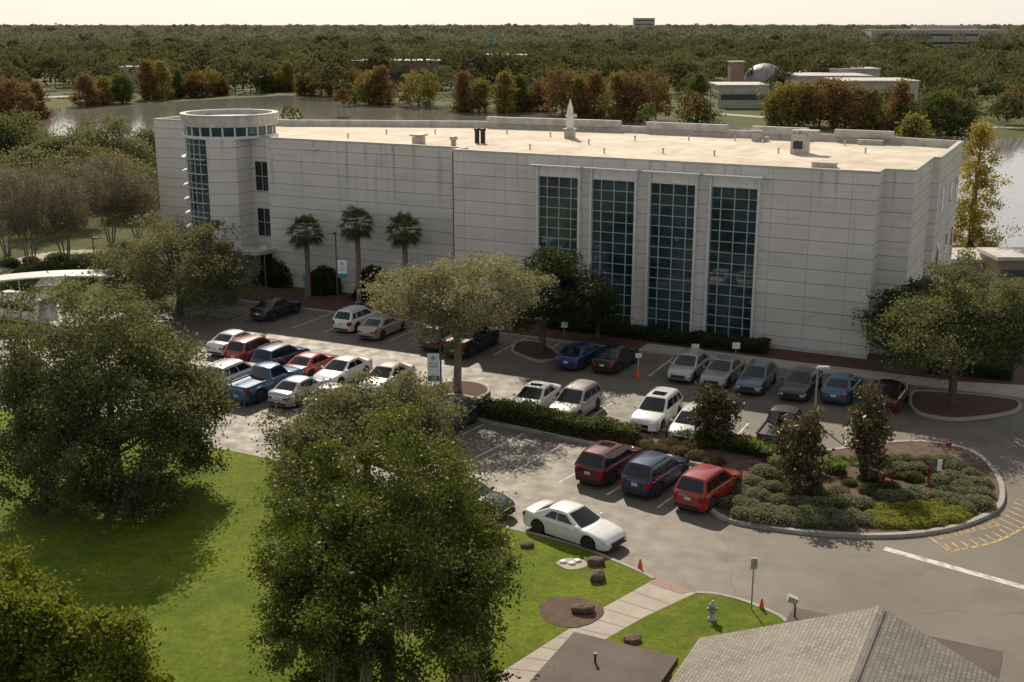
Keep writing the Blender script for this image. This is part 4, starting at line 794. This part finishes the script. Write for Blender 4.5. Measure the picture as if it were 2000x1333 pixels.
for i,(x,t,b_,w_,c) in enumerate(shore):
    tree('cypress_tree','%s cypress on the far lake shore'%cw[c],'tree',x,b_-3-random.uniform(0,3),t+random.uniform(-4,4),w_*1.08,cols[c],4600,.28,kind='cone' if random.random()<.6 else 'round',cl=120,tr=.25,cb=.01,sig=.72,limbs=4,rag=.25,group='%s cypresses on the far lake shore'%cw[c])
for x,y,t in ((460,182,140),(490,180,142),(508,182,138),(1495,225,165),(1440,190,130),(1010,160,120)): palm(G(x,y),t,'small palm among the far shore trees',3.6,18,'palms beyond the lake')
SX=[-500,0,300,560,860,1290,1560,1900,2400]; SY=[G(0,y).y for y in (228,224,201,187,207,234,252,268,277)]
def wood(n,y0,y1,hmin,hmax,k,lsz,Rm,name,lab,mat,mode=0):
    Y=y0*(y1/y0)**rng.uniform(0,1,n); X=rng.uniform(-.56,.56,n)*Y*1.02
    px=1000+F*X/(Y*CT+5); keep=np.ones(n,bool); sy=np.interp(px,SX,SY)
    if mode==1:
        keep&=(Y>sy+22)&(px>600)&~((px>1400)&(px<1500)&(Y<350))&~((px>1530)&(px<1800)&(Y>275)&(Y<350))&(np.sin(X*.09+1)*np.cos(Y*.11)>-.2)
    elif mode==2:
        Y=sy+rng.uniform(5,12,n); X=rng.uniform(-.5,.5,n)*Y; px=1000+F*X/(Y*CT+5); keep&=~((px>1385)&(px<1490))&(np.sin(X*.14+hmin*3)>-.35)&((px>1000)|(np.sin(X*.1)>.2))
    else:
        for a,b,ym in ((1395,1790,335),(890,1045,375),(680,870,375),(1690,1970,1010)): keep&=~((px>a)&(px<b)&(Y<ym)&(Y>(700 if ym>1000 else 0)))
        keep&=~((px>60)&(px<600)&(Y<350+45*np.abs(np.sin(px*.02))))
    X,Y=X[keep],Y[keep]; n=len(X)
    bg_=np.sin(X*.021+Y*.006)+np.sin(X*.05-Y*.013+2); hh=rng.uniform(hmin,hmax,n)*(1+.12*bg_); rr=Rm*rng.uniform(.6,1.4,n)*(np.maximum(Y,y0)/y0)**.2
    D=unit(n*k); D[:,2]=np.abs(D[:,2])*1.15-.25; D=D.reshape(n,k,3); lm=(1+.25*np.cos(D[:,:,0]*5+rng.uniform(0,6,n)[:,None])*np.cos(D[:,:,1]*5+rng.uniform(0,6,n)[:,None]))
    P=D*(rr[:,None]*lm)[:,:,None]*np.array([1,1,.8 if mode!=2 else 1.5])+np.stack([X,Y,np.maximum(hh-rr*(.8 if mode!=2 else 1.5),rr*.3)],1)[:,None,:]
    sz=lsz*(np.maximum(np.repeat(Y,k),y0)/y0)**.5; ts=rng.uniform(0,.85,n)**1.5; sh=np.repeat(ts,k)+.3*D[:,:,2].ravel()+rng.normal(size=n*k)*.12
    q=leafq(P.reshape(-1,3),1.,.7); c=q.mean(1,keepdims=True); q=c+(q-c)*sz[:,None,None]
    tag(quads(name,q,sh,mat),lab,'woodland',kind='stuff')
wood(520,225,345,4,8,330,.34,3.6,'shore_woodland','mixed bushes and trees along the far lake shore',L_wood,1)
wood(30,225,345,5,8,420,.30,2.2,'shore_thicket','rust coloured thicket between the cypresses on the far shore',L_rust,2)
wood(30,225,345,3,5.5,380,.30,2.0,'shore_thicket','low green thicket along the far shore',L_gc,2)
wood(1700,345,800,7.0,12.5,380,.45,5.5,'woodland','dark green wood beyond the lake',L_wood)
wood(3400,800,4500,8.5,16,120,.95,8.,'distant_woodland','haze tinted wood stretching to the horizon',L_hazed)
# ---------------- far buildings
def fb(name,lab,px0,px1,top,base,mat,depth=12,wins=0,cat='building'):
    b=G((px0+px1)/2,base); dep=DEP(b); w_=(px1-px0)/F*dep; Ht=ZH(b.y,top); e=T(name,lab,cat,b)
    MB().box((0,depth/2,Ht/2),(w_,depth,Ht)).build('wall',mat,e); MB().box((0,depth/2,Ht+.12),(w_+.5,depth+.5,.3)).build('roof',m_cope,e)
    for r in range(wins): MB().box((0,-.04,Ht*(r+.6)/(wins+.2)),(w_*.9,.08,Ht*.25/wins)).build('window_band',m_farg,e)
    return e
fb('museum_building','low white museum building left of the dome beyond the lake',1402,1500,168,212,m_far,15,1)
fb('museum_wing','long flat white wing right of the dome beyond the lake',1560,1700,150,205,m_far,20,1)
fb('museum_wing','pale flat roofed wing at the right end of the museum',1640,1790,160,222,m_far,16,1)
fb('brick_tower','square brown tower left of the dome',1424,1450,122,200,m_farb,4)
fb('museum_block','white upper block with flat roof between dome and right wing',1618,1715,136,196,m_far,14,1)
for x,w_,b_,t,y,lab in ((1492,80,162,124,345,'large grey observatory dome beyond the lake'),(1573,36,152,136,350,'small grey dome right of the large one')):
    r=w_/2/F*y*1.0; zb_=ZH(y,b_); zt=ZH(y,t); e=T('observatory_dome',lab,'dome',(XY(x,y,zb_),y,0))
    MB().lathe([(r,0),(r,zb_)],n=24).build('drum',m_far,e)
    d=MB().lathe([(r*math.cos(a*math.pi/20),zb_+(zt-zb_)*math.sin(a*math.pi/20)) for a in range(10)]+[(.02,zt)],n=32).build('dome_shell',m_dome,e)
    rb=MB()
    for k in range(16):
        t_=k*math.pi/8; rb.tube([((r+.03)*math.cos(a*math.pi/16)*math.cos(t_),(r+.03)*math.cos(a*math.pi/16)*math.sin(t_),zb_+(zt-zb_+.03)*math.sin(a*math.pi/16)) for a in range(8)],.07,4)
    rb.build('rib',m_cope,d)
fb('far_office','long low office roof showing over the wood at centre',915,1028,109,176,m_farb,14,2)
fb('far_office','low roofline among trees left of the long office',690,860,120,176,m_farb,14,1)
fb('far_house','pale little house on the far left shore',238,275,132,180,m_far,8)
fb('high_rise','pale high rise standing on the horizon',1238,1278,36,75,m_far,20,5)
fb('hospital_block','pale hospital block on the right horizon',1700,1965,59,94,m_far,30,2)
fb('hospital_block','upper pale block of the horizon hospital',1790,1905,51,92,m_far,20,2)
b=G(962,170); e=T('blue_mast','thin blue mast rising over the far office','mast',b); MB().tube([(0,0,0),(0,0,ZH(b.y,72))],.2,6).box((0,0,ZH(b.y,76)),(1.2,.3,.4)).build('mast_tube',m_teal,e)
fb('utility_building','low grey utility building by the water at right',1845,1960,512,545,m_conc,5,0)
fb('utility_building','taller dark boxed utility block at the right edge',1945,2030,508,560,m_farb,4,1)
def road(name,pts,wd,mat,z=.05):
    P=smooth([G(*p) for p in pts],5); mb=MB()
    for i in range(len(P)-1):
        d=(P[i+1]-P[i]).normalized(); nn=Vector((-d.y,d.x,0))*wd/2; mb.add([P[i]+nn,P[i+1]+nn,P[i+1]-nn,P[i]-nn],[(3,2,1,0)])
    o=mb.build(name,mat); o.location.z=z; return struct(o)
road('lakeside_road',((-100,200),(60,192),(250,184),(420,178),(600,172),(700,170)),7,m_path); road('lakeside_path',((1390,222),(1500,230),(1650,238),(1800,246),(2050,252)),4,m_path)
road('garden_path',((-60,545),(60,505),(120,495),(200,492),(300,500),(420,520)),2.2,m_path,.02); road('garden_path',((100,495),(110,530),(90,560)),2.,m_path,.026)
